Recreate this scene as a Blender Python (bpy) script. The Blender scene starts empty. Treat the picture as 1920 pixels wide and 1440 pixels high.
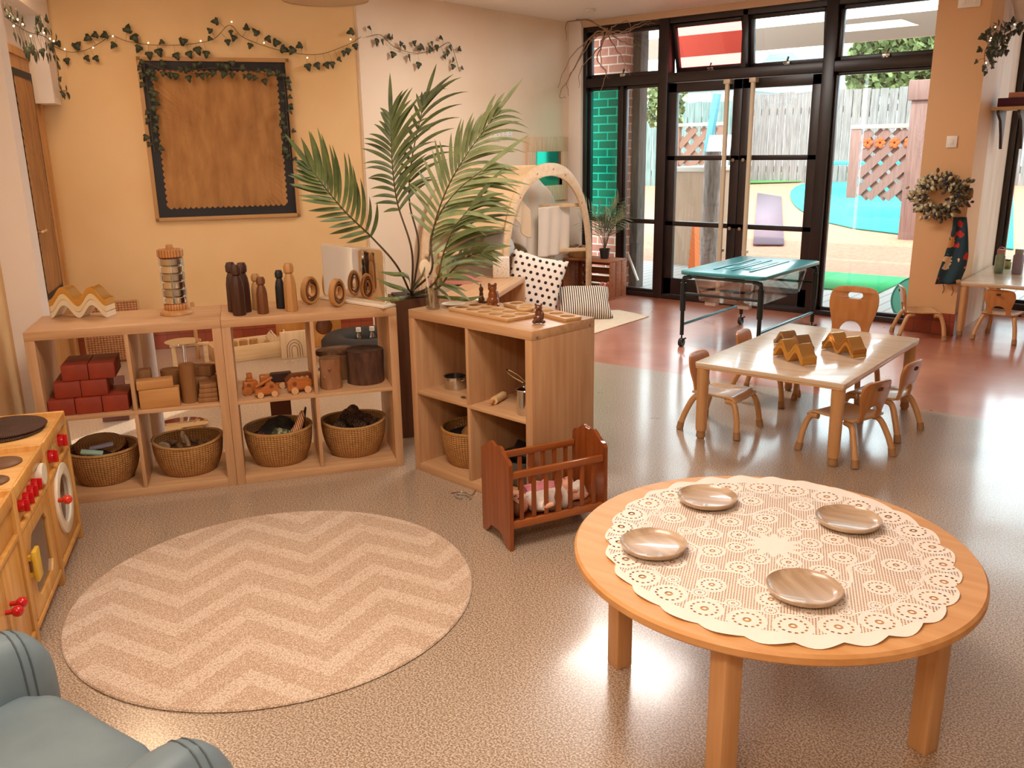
import bpy, bmesh, math, random
from mathutils import Vector, Matrix, noise
S = bpy.context.scene
COL = S.collection
PI = math.pi
rnd = random.Random(7)

# ---------------------------------------------------------------- camera
CAM_F = 1622.8          # focal length for a 1920 px wide frame
CAM_H = 1.4673
_p, _r, _t = 0.2660, -0.0158, 0.6883
def _axes():
    cp, sp, cr, sr = math.cos(_p), math.sin(_p), math.cos(_r), math.sin(_r)
    fw = Vector((0, cp, -sp)); u = Vector((0, sp, cp)); x = Vector((1, 0, 0))
    a = cr*x + sr*u; b = -sr*x + cr*u
    Z = Matrix.Rotation(_t, 3, 'Z')
    return Z @ a, Z @ b, Z @ fw
CX, CU, CF = _axes()
CO = Vector((0, 0, CAM_H))
cam = bpy.data.cameras.new('camera'); camo = bpy.data.objects.new('camera', cam); COL.objects.link(camo)
m4 = Matrix((CX, CU, -CF)).transposed().to_4x4(); m4.translation = CO
camo.matrix_world = m4
cam.sensor_width = 36; cam.lens = 36*CAM_F/1920; cam.clip_start = .02; cam.clip_end = 200
S.camera = camo
# ---------------------------------------------------------------- world, sun, lights, exposure
S.view_settings.view_transform = 'Standard'; S.view_settings.look = 'None'
S.view_settings.gamma = 1; S.view_settings.use_curve_mapping = False
S.view_settings.exposure = 0.85
w = bpy.data.worlds.new('sky'); S.world = w; w.use_nodes = True
bg = w.node_tree.nodes['Background']; bg.inputs[0].default_value = (.80, .93, 1, 1); bg.inputs[1].default_value = 3.6
def lamp(name, kind, loc, energy, col, rot=(0, 0, 0), **k):
    l = bpy.data.lights.new(name, kind); l.energy = energy; l.color = col
    l.specular_factor = .15
    for a, b in k.items(): setattr(l, a, b)
    o = bpy.data.objects.new(name, l); o.location = loc; o.rotation_euler = rot; COL.objects.link(o); return o
lamp('sun', 'SUN', (0, 0, 10), 2.6, (1, .95, .86), (math.radians(38), 0, math.radians(14)), angle=.02)
WARM = (1, .68, .42); NEUT = (1, .87, .75)
lamp('ceiling_light_left', 'AREA', (-3.3, .1, 2.63), 50, WARM, shape='RECTANGLE', size=1.2, size_y=.6)
lamp('ceiling_light_middle', 'AREA', (-1.6, 1.4, 2.63), 26, NEUT, shape='RECTANGLE', size=1.2, size_y=.6)
lamp('ceiling_light_near', 'AREA', (-.2, -.8, 2.63), 34, NEUT, shape='RECTANGLE', size=1.2, size_y=.6)
lamp('ceiling_light_back', 'AREA', (-5.2, 2.3, 2.63), 11, WARM, shape='RECTANGLE', size=.9, size_y=.6)
lamp('fill_light_far', 'AREA', (-3.4, 5.4, 2.63), 36, (1, .93, .87), shape='RECTANGLE', size=1.2, size_y=.6)  # unseen fill lamp, added to brighten the window end of the room

# ---------------------------------------------------------------- placing helpers
def ray(px, py): return CF + CX*((px-960)/CAM_F) - CU*((py-720)/CAM_F)
def at(px, py, h=0.0):
    d = ray(px, py); return CO + d*((h-CAM_H)/d.z)
def aty(px, py, y): d = ray(px, py); return CO + d*(y/d.y)
def atx(px, py, x): d = ray(px, py); return CO + d*(x/d.x)
AL = math.radians(56.4)
DL = Vector((math.cos(AL), math.sin(AL), 0)); NL = Vector((-DL.y, DL.x, 0))
def L(s, t, z=0.0): return DL*s + NL*t + Vector((0, 0, z))
def atn(px, py, t):
    d = ray(px, py); return CO + d*((t-NL.dot(CO))/NL.dot(d))
def ats(px, py, s):
    d = ray(px, py); return CO + d*((s-DL.dot(CO))/DL.dot(d))
def atd(px, py, dep): return CO + ray(px, py)*dep

# ---------------------------------------------------------------- materials
def hx(h, k=1.0):
    v = [int(h[i:i+2], 16)/255 for i in (0, 2, 4)]
    return tuple([(c/12.92 if c <= .04045 else ((c+.055)/1.055)**2.4)*k for c in v]+[1])
MC = {}
def M(name, c1, c2=None, rough=.5, metal=0., scale=8., stretch=(1, 1, 1), bump=0., bscale=None, detail=4., coat=0., c3=None, kind='noise', spec=.5, lo=.35, hi=.65, sheen=0.):
    if name in MC: return MC[name]
    m = bpy.data.materials.new(name); m.use_nodes = True; nt = m.node_tree; b = nt.nodes['Principled BSDF']; nd = nt.nodes.new; lk = nt.links.new
    b.inputs['Roughness'].default_value = rough; b.inputs['Metallic'].default_value = metal
    b.inputs['Coat Weight'].default_value = coat; b.inputs['Specular IOR Level'].default_value = spec
    b.inputs['Sheen Weight'].default_value = sheen
    b.inputs['Base Color'].default_value = hx(c1)
    tc = nd('ShaderNodeTexCoord'); mp = nd('ShaderNodeMapping'); lk(tc.outputs['Object'], mp.inputs[0]); mp.inputs['Scale'].default_value = stretch
    if c2:
        if kind == 'noise': n = nd('ShaderNodeTexNoise'); n.inputs['Scale'].default_value = scale; n.inputs['Detail'].default_value = detail; out = n.outputs['Fac']
        elif kind == 'voronoi': n = nd('ShaderNodeTexVoronoi'); n.inputs['Scale'].default_value = scale; out = n.outputs['Distance']
        elif kind == 'wave':
            n = nd('ShaderNodeTexWave'); n.inputs['Scale'].default_value = scale; n.inputs['Distortion'].default_value = detail; n.inputs['Detail'].default_value = 2; out = n.outputs['Fac']
        elif kind == 'checker': n = nd('ShaderNodeTexChecker'); n.inputs['Scale'].default_value = scale; out = n.outputs['Fac']
        lk(mp.outputs[0], n.inputs['Vector'])
        r = nd('ShaderNodeValToRGB'); lk(out, r.inputs[0]); r.color_ramp.elements[0].position = lo; r.color_ramp.elements[1].position = hi
        r.color_ramp.elements[0].color = hx(c1); r.color_ramp.elements[1].color = hx(c2)
        if c3: e = r.color_ramp.elements.new((lo+hi)/2); e.color = hx(c3)
        lk(r.outputs[0], b.inputs['Base Color'])
    if bump:
        n2 = nd('ShaderNodeTexNoise'); n2.inputs['Scale'].default_value = bscale or scale; n2.inputs['Detail'].default_value = 3; lk(mp.outputs[0], n2.inputs['Vector'])
        bp = nd('ShaderNodeBump'); bp.inputs['Strength'].default_value = bump; bp.inputs['Distance'].default_value = .01; lk(n2.outputs['Fac'], bp.inputs['Height']); lk(bp.outputs[0], b.inputs['Normal'])
    MC[name] = m; return m
def nodes(m): return m.node_tree, m.node_tree.nodes, m.node_tree.links, m.node_tree.nodes['Principled BSDF']
def math_node(nt, op, a, b=None, c=None):
    n = nt.nodes.new('ShaderNodeMath'); n.operation = op
    for i, v in enumerate((a, b, c)):
        if v is None: continue
        if isinstance(v, (int, float)): n.inputs[i].default_value = v
        else: nt.links.new(v, n.inputs[i])
    return n.outputs[0]
def weave(name, c1, c2, sx, sz, bump=.6, rough=.7, axes=('x', 'z')):
    """basket weave: staggered bumps on angle / height, or on two flat axes"""
    if name in MC: return MC[name]
    m = M(name, c1, rough=rough); nt, N, Lk, b = nodes(m)
    tc = N.new('ShaderNodeTexCoord'); sp = N.new('ShaderNodeSeparateXYZ'); Lk.new(tc.outputs['Object'], sp.inputs[0])
    if axes == 'polar':
        u = math_node(nt, 'ARCTAN2', sp.outputs[1], sp.outputs[0]); u = math_node(nt, 'MULTIPLY', u, sx); v = math_node(nt, 'MULTIPLY', sp.outputs[2], sz)
    elif axes == 'disc':
        u = math_node(nt, 'ARCTAN2', sp.outputs[1], sp.outputs[0]); u = math_node(nt, 'MULTIPLY', u, sx)
        v = math_node(nt, 'SQRT', math_node(nt, 'ADD', math_node(nt, 'MULTIPLY', sp.outputs[0], sp.outputs[0]), math_node(nt, 'MULTIPLY', sp.outputs[1], sp.outputs[1]))); v = math_node(nt, 'MULTIPLY', v, sz)
    else:
        ix = {'x': 0, 'y': 1, 'z': 2}
        u = math_node(nt, 'MULTIPLY', sp.outputs[ix[axes[0]]], sx); v = math_node(nt, 'MULTIPLY', sp.outputs[ix[axes[1]]], sz)
    h = math_node(nt, 'MULTIPLY', math_node(nt, 'SINE', u), math_node(nt, 'SINE', v))
    h = math_node(nt, 'ABSOLUTE', h)
    nz = N.new('ShaderNodeTexNoise'); nz.inputs['Scale'].default_value = 30; Lk.new(tc.outputs['Object'], nz.inputs['Vector'])
    k = math_node(nt, 'ADD', math_node(nt, 'MULTIPLY', h, .75), math_node(nt, 'MULTIPLY', nz.outputs['Fac'], .5))
    r = N.new('ShaderNodeValToRGB'); Lk.new(k, r.inputs[0]); r.color_ramp.elements[0].position = .25; r.color_ramp.elements[1].position = .85
    r.color_ramp.elements[0].color = hx(c2); r.color_ramp.elements[1].color = hx(c1); Lk.new(r.outputs[0], b.inputs['Base Color'])
    bp = N.new('ShaderNodeBump'); bp.inputs['Strength'].default_value = bump; bp.inputs['Distance'].default_value = .006; Lk.new(h, bp.inputs['Height']); Lk.new(bp.outputs[0], b.inputs['Normal'])
    return m
def woodm(name, c1, c2, axis='x', rough=.4, coat=0., fine=1.):
    s = {'x': (.6, 9, 9), 'y': (9, .6, 9), 'z': (9, 9, .6)}[axis]
    return M(name, c1, c2, rough=rough, scale=5*fine, stretch=s, detail=5, lo=.3, hi=.7, coat=coat, bump=.05)
def glassm(name, tint=(1, 1, 1), gloss=.08, rough=.0):
    if name in MC: return MC[name]
    m = bpy.data.materials.new(name); m.use_nodes = True; nt = m.node_tree; N = nt.nodes; N.clear()
    o = N.new('ShaderNodeOutputMaterial'); mx = N.new('ShaderNodeMixShader'); t = N.new('ShaderNodeBsdfTransparent'); g = N.new('ShaderNodeBsdfGlossy')
    t.inputs[0].default_value = (*tint, 1); g.inputs['Roughness'].default_value = rough; mx.inputs[0].default_value = gloss
    nt.links.new(t.outputs[0], mx.inputs[1]); nt.links.new(g.outputs[0], mx.inputs[2]); nt.links.new(mx.outputs[0], o.inputs[0]); MC[name] = m; return m

OAKX = woodm('oak_across', 'CFA67C', 'BC9068', 'x', .38)
OAKZ = woodm('oak_upright', 'CBA178', 'B88B62', 'z', .42)
OAKY = woodm('oak_depth', 'C79D73', 'B4875E', 'y', .42)
BEECH = woodm('beech', 'DDB382', 'CF9F6A', 'x', .3, .2)
BEECHZ = woodm('beech_upright', 'D6A775', 'C6925C', 'z', .35, .1)
BIRCHT = M('pale_laminate', 'E6D3BC', 'DCC5A8', rough=.22, scale=3, stretch=(.6, 9, 9), coat=.3)
PINE = woodm('kitchen_pine', 'E0AC62', 'CE9040', 'z', .38, .15)
PINEY = woodm('kitchen_pine_flat', 'E8B970', 'D9A055', 'y', .38, .15)
CHERRY = woodm('cherry', '9A5224', '7D3C15', 'z', .28, .3)
CHERRYX = woodm('cherry_rail', 'A86030', '8E4A1E', 'x', .28, .3)
DARKW = woodm('dark_walnut', '4B2A1A', '38190F', 'z', .45)
MIDW = woodm('mid_walnut', '7A4A2A', '643819', 'z', .45)
TANW = woodm('tan_wood', 'C4925C', 'B27F48', 'z', .45)
BLACKW = M('black_wood', '17181C', rough=.5)
PALEW = woodm('pale_wood', 'E2C193', 'D2AA76', 'x', .45)
PALEWZ = woodm('pale_wood_upright', 'E6C79E', 'D6B183', 'z', .45)
REDP = M('red_plastic', 'C4141A', rough=.25, coat=.3)
CREAMP = M('cream_paint', 'F1E7D2', rough=.4)
BLACKF = M('dark_frame', '2A1C1A', '1E1413', rough=.35, scale=4)
STEEL = M('steel', 'C9C5BE', rough=.18, metal=1)
CHROME = M('chrome', 'E6E1D8', rough=.06, metal=1)
GOLD = M('gold_mirror', 'F2CF88', rough=.13, metal=1)
GOLDP = M('gold_side', 'D39B45', rough=.35, metal=.3)
BASK = weave('seagrass', 'C99658', '8C5C2C', 34, 330, axes='polar')
GREEN = M('palm_green', '76854F', '47593A', rough=.45, scale=14, lo=.3, hi=.75)
GREENY = M('palm_green_light', 'A5AF7C', '6B8258', rough=.45, scale=14, lo=.3, hi=.75)
IVY = M('ivy_green', '4A5238', '2C3424', rough=.5, scale=30)
STEMM = M('stem_brown', '5B4A30', rough=.7)

# ---------------------------------------------------------------- mesh helpers
class MB:
    def __init__(s): s.bm = bmesh.new(); s.x = Matrix.Identity(4)
    def _v(s, p): return s.bm.verts.new(s.x @ Vector(p))
    def box(s, x0, x1, y0, y1, z0, z1, b=0., seg=2):
        x0, x1 = sorted((x0, x1)); y0, y1 = sorted((y0, y1)); z0, z1 = sorted((z0, z1))
        v = [s._v(p) for p in ((x0, y0, z0), (x1, y0, z0), (x1, y1, z0), (x0, y1, z0), (x0, y0, z1), (x1, y0, z1), (x1, y1, z1), (x0, y1, z1))]
        f = [s.bm.faces.new([v[i] for i in q]) for q in ((3, 2, 1, 0), (4, 5, 6, 7), (0, 1, 5, 4), (1, 2, 6, 5), (2, 3, 7, 6), (3, 0, 4, 7))]
        if b:
            es = list({e for q in f for e in q.edges}); bmesh.ops.bevel(s.bm, geom=es, offset=min(b, .49*min(x1-x0, y1-y0, z1-z0)), segments=seg, affect='EDGES', profile=.5)
        return s
    def bar(s, p, q, wd, th=None, b=0., up=(0, 0, 1)):
        p, q = Vector(p), Vector(q); d = q-p; l = d.length; z = d.normalized(); u = Vector(up)
        if abs(z.dot(u)) > .98: u = Vector((0, 1, 0))
        x = u.cross(z).normalized(); y = z.cross(x); m = Matrix((x, y, z)).transposed().to_4x4(); m.translation = p
        o = s.x; s.x = o @ m; th = th or wd; s.box(-wd/2, wd/2, -th/2, th/2, 0, l, b); s.x = o; return s
    def tube(s, pts, r, n=8, cap=True):
        pts = [Vector(p) for p in pts]; k = len(pts); rs = r if isinstance(r, (list, tuple)) else [r]*k
        tang = [(pts[min(i+1, k-1)]-pts[max(i-1, 0)]).normalized() for i in range(k)]
        a = Vector((0, 0, 1)) if abs(tang[0].z) < .9 else Vector((1, 0, 0)); nx = tang[0].cross(a).normalized(); rings = []
        for i in range(k):
            nx = (nx - tang[i]*nx.dot(tang[i])).normalized(); ny = tang[i].cross(nx)
            rings.append([s._v(pts[i]+(nx*math.cos(2*PI*j/n)+ny*math.sin(2*PI*j/n))*rs[i]) for j in range(n)])
        for i in range(k-1):
            for j in range(n): s.bm.faces.new((rings[i][j], rings[i][(j+1) % n], rings[i+1][(j+1) % n], rings[i+1][j]))
        if cap: s.bm.faces.new(rings[0][::-1]); s.bm.faces.new(rings[-1])
        return s
    def cyl(s, p, q, r, r2=None, n=20): return s.tube([p, q], [r, r if r2 is None else r2], n)
    def lathe(s, prof, n=32, c=(0, 0, 0), sx=1., sy=1.):
        c = Vector(c); rings = []
        for r, z in prof:
            if r < 1e-6: rings.append([s._v(c+Vector((0, 0, z)))])
            else: rings.append([s._v(c+Vector((sx*r*math.cos(2*PI*j/n), sy*r*math.sin(2*PI*j/n), z))) for j in range(n)])
        for a, b in zip(rings, rings[1:]):
            for j in range(n):
                if len(a) == 1 and len(b) == 1: continue
                if len(a) == 1: s.bm.faces.new((a[0], b[(j+1) % n], b[j]))
                elif len(b) == 1: s.bm.faces.new((a[j], a[(j+1) % n], b[0]))
                else: s.bm.faces.new((a[j], a[(j+1) % n], b[(j+1) % n], b[j]))
        return s
    def ball(s, c, r, n=16, rot=None):
        if isinstance(r, (int, float)): r = (r, r, r)
        o = s.x; s.x = o @ Matrix.Translation(c) @ (rot or Matrix.Identity(4)) @ Matrix.Diagonal((r[0], r[1], r[2], 1))
        s.lathe([(math.sin(PI*i/(n//2)), -math.cos(PI*i/(n//2))) if 0 < i < n//2 else (0, -1 if i == 0 else 1) for i in range(n//2+1)], n); s.x = o; return s
    def prism(s, poly, a, b, ax='y', bev=0.):
        """polygon extruded along ax from a to b"""
        def P(u, v, w): return {'y': (u, w, v), 'x': (w, u, v), 'z': (u, v, w)}[ax]
        A = [s._v(P(u, v, a)) for u, v in poly]; B = [s._v(P(u, v, b)) for u, v in poly]; n = len(poly)
        f = [s.bm.faces.new(A), s.bm.faces.new(B[::-1])]+[s.bm.faces.new((A[(i+1) % n], A[i], B[i], B[(i+1) % n])) for i in range(n)]
        if bev:
            es = list(set(f[0].edges) | set(f[1].edges)); bmesh.ops.bevel(s.bm, geom=es, offset=bev, segments=2, affect='EDGES')
        return s
    def plate(s, polys, th, bev=.0, mtx=None, smooth=False):
        """flat sheet with holes: first polygon is the outline; lies in XY, thickness on Z"""
        cu = bpy.data.curves.new('tmp', 'CURVE'); cu.dimensions = '2D'; cu.fill_mode = 'BOTH'; cu.extrude = th/2-bev; cu.bevel_depth = bev; cu.bevel_resolution = 1; cu.offset = -bev
        for poly in polys:
            sp = cu.splines.new('POLY'); sp.points.add(len(poly)-1); sp.use_cyclic_u = True
            for i, (u, v) in enumerate(poly): sp.points[i].co = (u, v, 0, 1)
        o = bpy.data.objects.new('tmp', cu); me = bpy.data.meshes.new_from_object(o)
        me.transform(s.x @ (mtx or Matrix.Identity(4))); s.bm.from_mesh(me)
        bpy.data.objects.remove(o); bpy.data.curves.remove(cu); bpy.data.meshes.remove(me); return s
    def grid(s, fn, nu, nv, wrap=False):
        V = [[s._v(fn(i/(nu-1), j/(nv-1) if not wrap else j/nv)) for j in range(nv)] for i in range(nu)]
        for i in range(nu-1):
            for j in range(nv if wrap else nv-1):
                s.bm.faces.new((V[i][j], V[i+1][j], V[i+1][(j+1) % nv], V[i][(j+1) % nv]))
        return s
    def obj(s, name, m, parent=None, ang=35, solid=0., sub=0, loc=None, flat=False):
        bmesh.ops.remove_doubles(s.bm, verts=s.bm.verts, dist=1e-5)
        bmesh.ops.recalc_face_normals(s.bm, faces=s.bm.faces)
        me = bpy.data.meshes.new(name); s.bm.to_mesh(me); s.bm.free()
        if not flat:
            for p in me.polygons: p.use_smooth = True
            me.set_sharp_from_angle(angle=math.radians(ang))
        for q in (m if isinstance(m, (list, tuple)) else [m]): me.materials.append(q)
        o = bpy.data.objects.new(name, me); COL.objects.link(o)
        if parent: o.parent = parent
        if loc is not None: o.location = loc
        if solid: k = o.modifiers.new('s', 'SOLIDIFY'); k.thickness = solid; k.offset = 0
        if sub: k = o.modifiers.new('u', 'SUBSURF'); k.levels = sub; k.render_levels = sub
        return o
def tag(o, label=None, cat=None, group=None, kind=None):
    if label: o['label'] = label
    if cat: o['category'] = cat
    if group: o['group'] = group
    if kind: o['kind'] = kind
    return o
def thing(name, label, cat, loc=(0, 0, 0), rz=0., group=None, tilt=None):
    o = bpy.data.objects.new(name, None); COL.objects.link(o); o.empty_display_size = .05; o.location = loc; o.rotation_euler = tilt or (0, 0, rz)
    return tag(o, label, cat, group)
def one(name, mb, m, label, cat, loc=(0, 0, 0), rz=0., group=None, rot=None, **k):
    o = mb.obj(name, m, **k); o.location = loc; o.rotation_euler = rot or (0, 0, rz); return tag(o, label, cat, group)
def struct(name, mb, m, parent=None, **k):
    o = mb.obj(name, m, parent, **k)
    if not parent: o['kind'] = 'structure'
    return o
def children(o): return [c for c in list(bpy.data.objects) if c.parent == o]
def dup(root, loc=None, rot=None, label=None, group=None):
    def rec(o, par):
        c = o.copy(); COL.objects.link(c); c.parent = par
        for ch in o.children: rec(ch, c)
        return c
    r = rec(root, None)
    if loc is not None: r.location = loc
    if rot is not None: r.rotation_euler = rot
    if label: r['label'] = label
    if group: r['group'] = group
    return r
def rrect(w_, h_, r, n=5, cx=0., cy=0.):
    o = []
    for k, (sx, sy) in enumerate(((1, 1), (-1, 1), (-1, -1), (1, -1))):
        for i in range(n+1):
            a = PI/2*k+PI/2*i/n; o.append((cx+sx*(w_/2-r)+r*math.cos(a), cy+sy*(h_/2-r)+r*math.sin(a)))
    return o
def circ(r, n=32, cx=0., cy=0., ry=None): return [(cx+r*math.cos(2*PI*i/n), cy+(ry or r)*math.sin(2*PI*i/n)) for i in range(n)]
def spline(pts, n=8):
    """Catmull-Rom through 3D points"""
    P = [Vector(p) for p in pts]; P = [2*P[0]-P[1]]+P+[2*P[-1]-P[-2]]; o = []
    for i in range(1, len(P)-2):
        for k in range(n):
            t = k/n; a, b, c, d = P[i-1], P[i], P[i+1], P[i+2]
            o.append(.5*((2*b)+(c-a)*t+(2*a-5*b+4*c-d)*t*t+(3*b-a-3*c+d)*t**3))
    o.append(P[-2]); return o
# ================================================================ ROOM SHELL
CZ = 2.66; YW = 7.6
WALLM = M('wall_paint', 'F0DCC2', 'EAD4B8', rough=.6, scale=1.5, bump=.03, bscale=60)
CEILM = M('ceiling_paint', 'F3E9DF', rough=.5)
WHITEM = M('white_paint', 'F2E6DA', rough=.5)
COLM = M('column_paint', 'DDAE7C', rough=.55)
def floor_material():
    m = M('speckled_vinyl', '9A7F68', rough=.3); nt, N, Lk, b = nodes(m)
    tc = N.new('ShaderNodeTexCoord'); n = N.new('ShaderNodeTexNoise'); n.inputs['Scale'].default_value = 190; n.inputs['Detail'].default_value = 2; Lk.new(tc.outputs['Object'], n.inputs['Vector'])
    r = N.new('ShaderNodeValToRGB'); Lk.new(n.outputs['Fac'], r.inputs[0]); e = r.color_ramp.elements
    e[0].position = .40; e[0].color = hx('826A54'); e[1].position = .62; e[1].color = hx('D3C2AE'); k = e.new(.5); k.color = hx('AE9983')
    n2 = N.new('ShaderNodeTexNoise'); n2.inputs['Scale'].default_value = 2.2; n2.inputs['Detail'].default_value = 3; Lk.new(tc.outputs['Object'], n2.inputs['Vector'])
    red = N.new('ShaderNodeValToRGB'); Lk.new(n2.outputs['Fac'], red.inputs[0]); red.color_ramp.elements[0].color = hx('B26C52'); red.color_ramp.elements[1].color = hx('C28066')
    red.color_ramp.elements[0].position = .4; red.color_ramp.elements[1].position = .6
    sp = N.new('ShaderNodeSeparateXYZ'); Lk.new(tc.outputs['Object'], sp.inputs[0])
    edge = math_node(nt, 'GREATER_THAN', math_node(nt, 'SUBTRACT', sp.outputs[1], math_node(nt, 'MULTIPLY', sp.outputs[0], .06)), 5.17)
    mx = N.new('ShaderNodeMix'); mx.data_type = 'RGBA'; Lk.new(edge, mx.inputs[0]); Lk.new(r.outputs[0], mx.inputs[6]); Lk.new(red.outputs[0], mx.inputs[7]); Lk.new(mx.outputs[2], b.inputs['Base Color'])
    n3 = N.new('ShaderNodeTexNoise'); n3.inputs['Scale'].default_value = 5; n3.inputs['Detail'].default_value = 4; Lk.new(tc.outputs['Object'], n3.inputs['Vector'])
    mr = N.new('ShaderNodeMapRange'); Lk.new(n3.outputs['Fac'], mr.inputs[0]); mr.inputs[3].default_value = .22; mr.inputs[4].default_value = .40; Lk.new(mr.outputs[0], b.inputs['Roughness'])
    bp = N.new('ShaderNodeBump'); bp.inputs['Strength'].default_value = .08; bp.inputs['Distance'].default_value = .01; Lk.new(n3.outputs['Fac'], bp.inputs['Height']); Lk.new(bp.outputs[0], b.inputs['Normal'])
    b.inputs['Specular IOR Level'].default_value = .75; b.inputs['Coat Weight'].default_value = .6; b.inputs['Coat Roughness'].default_value = .13
    return m
CRE = Vector((-5.37, 4.75, 0))
plan = [L(-1.05, -2.5), L(-1.05, 4.4), L(-.913, 4.4), L(-.913, 4.55), L(-1.29, 4.55), L(-1.29, 7.1), CRE, Vector((-5.37, YW, 0)), Vector((-1.9, YW, 0)), Vector((-1.54, YW, 0)), Vector((-1.54, 8.6, 0)), Vector((1.4, 8.6, 0)), Vector((1.4, 7.3, 0)), Vector((3.5, 7.3, 0)), Vector((3.5, -2.26, 0))]
def slab(name, pts, z0, z1, m):
    b = MB(); b.prism([(p.x, p.y) for p in pts], z0, z1, 'z'); return struct(name, b, m)
slab('floor', plan, -.08, 0, floor_material())
slab('ceiling', [Vector((3.7, -2.6, 0)), Vector((1.2, -2.6, 0)), L(-1.6, -2.6), L(-1.6, 7.4), Vector((-5.9, 5.6, 0)), Vector((-5.9, 7.74, 0)), Vector((-1.75, 7.74, 0)), Vector((-1.75, 8.72, 0)), Vector((3.7, 8.72, 0))], CZ, CZ+.2, CEILM)
def wall(name, p, q, z0=0, z1=CZ, th=.12, m=None, out=1):
    p, q = Vector(p), Vector(q); d = (q-p).normalized(); n = Vector((-d.y, d.x, 0))*out
    b = MB(); a = [(p.x, p.y), (q.x, q.y), (q.x+n.x*th, q.y+n.y*th), (p.x+n.x*th, p.y+n.y*th)]; b.prism(a, z0, z1, 'z'); return struct(name, b, m or WALLM)
WALLY = M('warm_wall_paint', 'EBC690', 'E5BC82', rough=.6, scale=1.5, bump=.03, bscale=60)
wall('wall_near_left', L(-1.05, -2.6), L(-1.05, 4.4), m=WALLY)
wall('wall_pier', L(-1.05, 4.4), L(-.913, 4.4), m=WHITEM, th=.15)
wall('wall_left', L(-1.29, 4.53), L(-1.29, 7.2), m=WHITEM)
wall('wall_back', L(-1.29, 7.1), CRE, th=.12, m=WALLY)
wall('wall_side', CRE+Vector((0, -.02, 0)), (-5.37, YW+.2, 0), th=.12)
wall('wall_right', (3.5, 7.4, 0), (3.5, -2.4, 0))
wall('wall_front', (3.6, -2.26, 0), L(-1.2, -2.5))
wall('wall_bay_right', (1.4, 8.7, 0), (1.4, 7.3, 0))
wall('wall_bay_end', (1.4, 7.3, 0), (3.6, 7.3, 0))
b = MB(); b.box(-1.90, -1.54, 7.3, 7.72, 0, CZ); struct('wall_column', b, COLM)
b = MB(); b.box(-1.70, -1.54, 7.72, 8.7, 0, CZ); struct('wall_bay_left', b, M('bay_paint', 'F0DDC8', 'E6C9AE', rough=.6, scale=3, stretch=(3, 3, .4)))
TILE = M('terracotta_tile', '8A3F26', '7A3520', rough=.35, scale=6)
nt, N, Lk, bb = nodes(TILE)
tc = N.new('ShaderNodeTexCoord'); bt = N.new('ShaderNodeTexBrick'); bt.offset = 0; bt.inputs['Scale'].default_value = 1; bt.inputs['Brick Width'].default_value = .13; bt.inputs['Row Height'].default_value = .11; bt.inputs['Mortar Size'].default_value = .003
mp = N.new('ShaderNodeMapping'); mp.inputs['Rotation'].default_value = (PI/2, 0, 0); Lk.new(tc.outputs['Object'], mp.inputs[0])
cmb = N.new('ShaderNodeCombineXYZ'); sp = N.new('ShaderNodeSeparateXYZ'); Lk.new(tc.outputs['Object'], sp.inputs[0])
Lk.new(math_node(nt, 'ADD', sp.outputs[0], sp.outputs[1]), cmb.inputs[0]); Lk.new(sp.outputs[2], cmb.inputs[1]); Lk.new(cmb.outputs[0], bt.inputs['Vector'])
bt.inputs['Color1'].default_value = hx('A04A2C'); bt.inputs['Color2'].default_value = hx('8C3E24'); bt.inputs['Mortar'].default_value = hx('6B3A28'); Lk.new(bt.outputs['Color'], bb.inputs['Base Color'])
wall('baseboard_back', L(-1.285, 7.085), CRE+Vector((.0, -.02, 0)), 0, .3, .014, TILE)
wall('baseboard_side', CRE+Vector((.014, .0, 0)), (-5.356, YW, 0), 0, .17, .013, TILE)
b = MB(); b.box(-1.908, -1.532, 7.288, 7.4, 0, .17); struct('baseboard_column', b, TILE)
# vertical joint strip where the two wall runs meet, and corner trim beside the windows
b = MB(); b.cyl(CRE+Vector((.004, -.008, .3)), CRE+Vector((.004, -.008, CZ)), .008, n=8); struct('trim_1', b, WALLM)
b = MB(); b.box(-5.37, -5.22, 7.5, 7.72, 0, CZ, .004); struct('trim_2', b, WHITEM)
b = MB(); b.box(-5.37, -1.9, 7.53, 7.72, 2.60, CZ); struct('trim_3', b, M('head_paint', 'D9B99A', rough=.5))
# boxing high up in the left corner and the bulkhead above the left door
b = MB()
for s0, s1, t0, t1, z0, z1 in ((-1.29, -1.14, 6.84, 7.09, 1.81, CZ), (-1.29, -1.14, 4.56, 6.84, 2.36, CZ)):
    b.prism([tuple(L(s, t).xy) for s, t in ((s0, t0), (s1, t0), (s1, t1), (s0, t1))], z0, z1, 'z')
struct('wall_boxing', b, WHITEM)

# ---------------------------------------------------------------- window wall
X0, X1, X2, X3, X4, X5 = -5.22, -4.315, -3.524, -2.765, -1.90, aty(1166, 300, YW).x
ZT0, ZT1, ZH = 2.035, 2.12, 2.60
b = MB()
for x, wd in ((X0, .07), (X1, .10), (X3, .10), (X4, .05)): b.box(x-wd/2, x+wd/2, 7.54, 7.68, 0, ZH, .006)
b.box(X2-.025, X2+.025, 7.55, 7.67, ZT1, ZH, .004)
b.box(X0, X4, 7.545, 7.675, ZT0, ZT1, .006); b.box(X0, X4, 7.55, 7.67, ZH-.05, ZH+.02, .004)
b.box(X0, X4, 7.545, 7.675, 0, .045, .004)
b.box(X5-.02, X5+.02, 7.57, 7.65, .04, ZT0, .004)
struct('trim_4', b, BLACKF)
CLEAR = glassm('clear_glass', (.97, 1, .99), .05); TEAL = glassm('teal_glass', (.16, .80, .70), .05); RED = glassm('red_glass', (1, .42, .38), .05)
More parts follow.
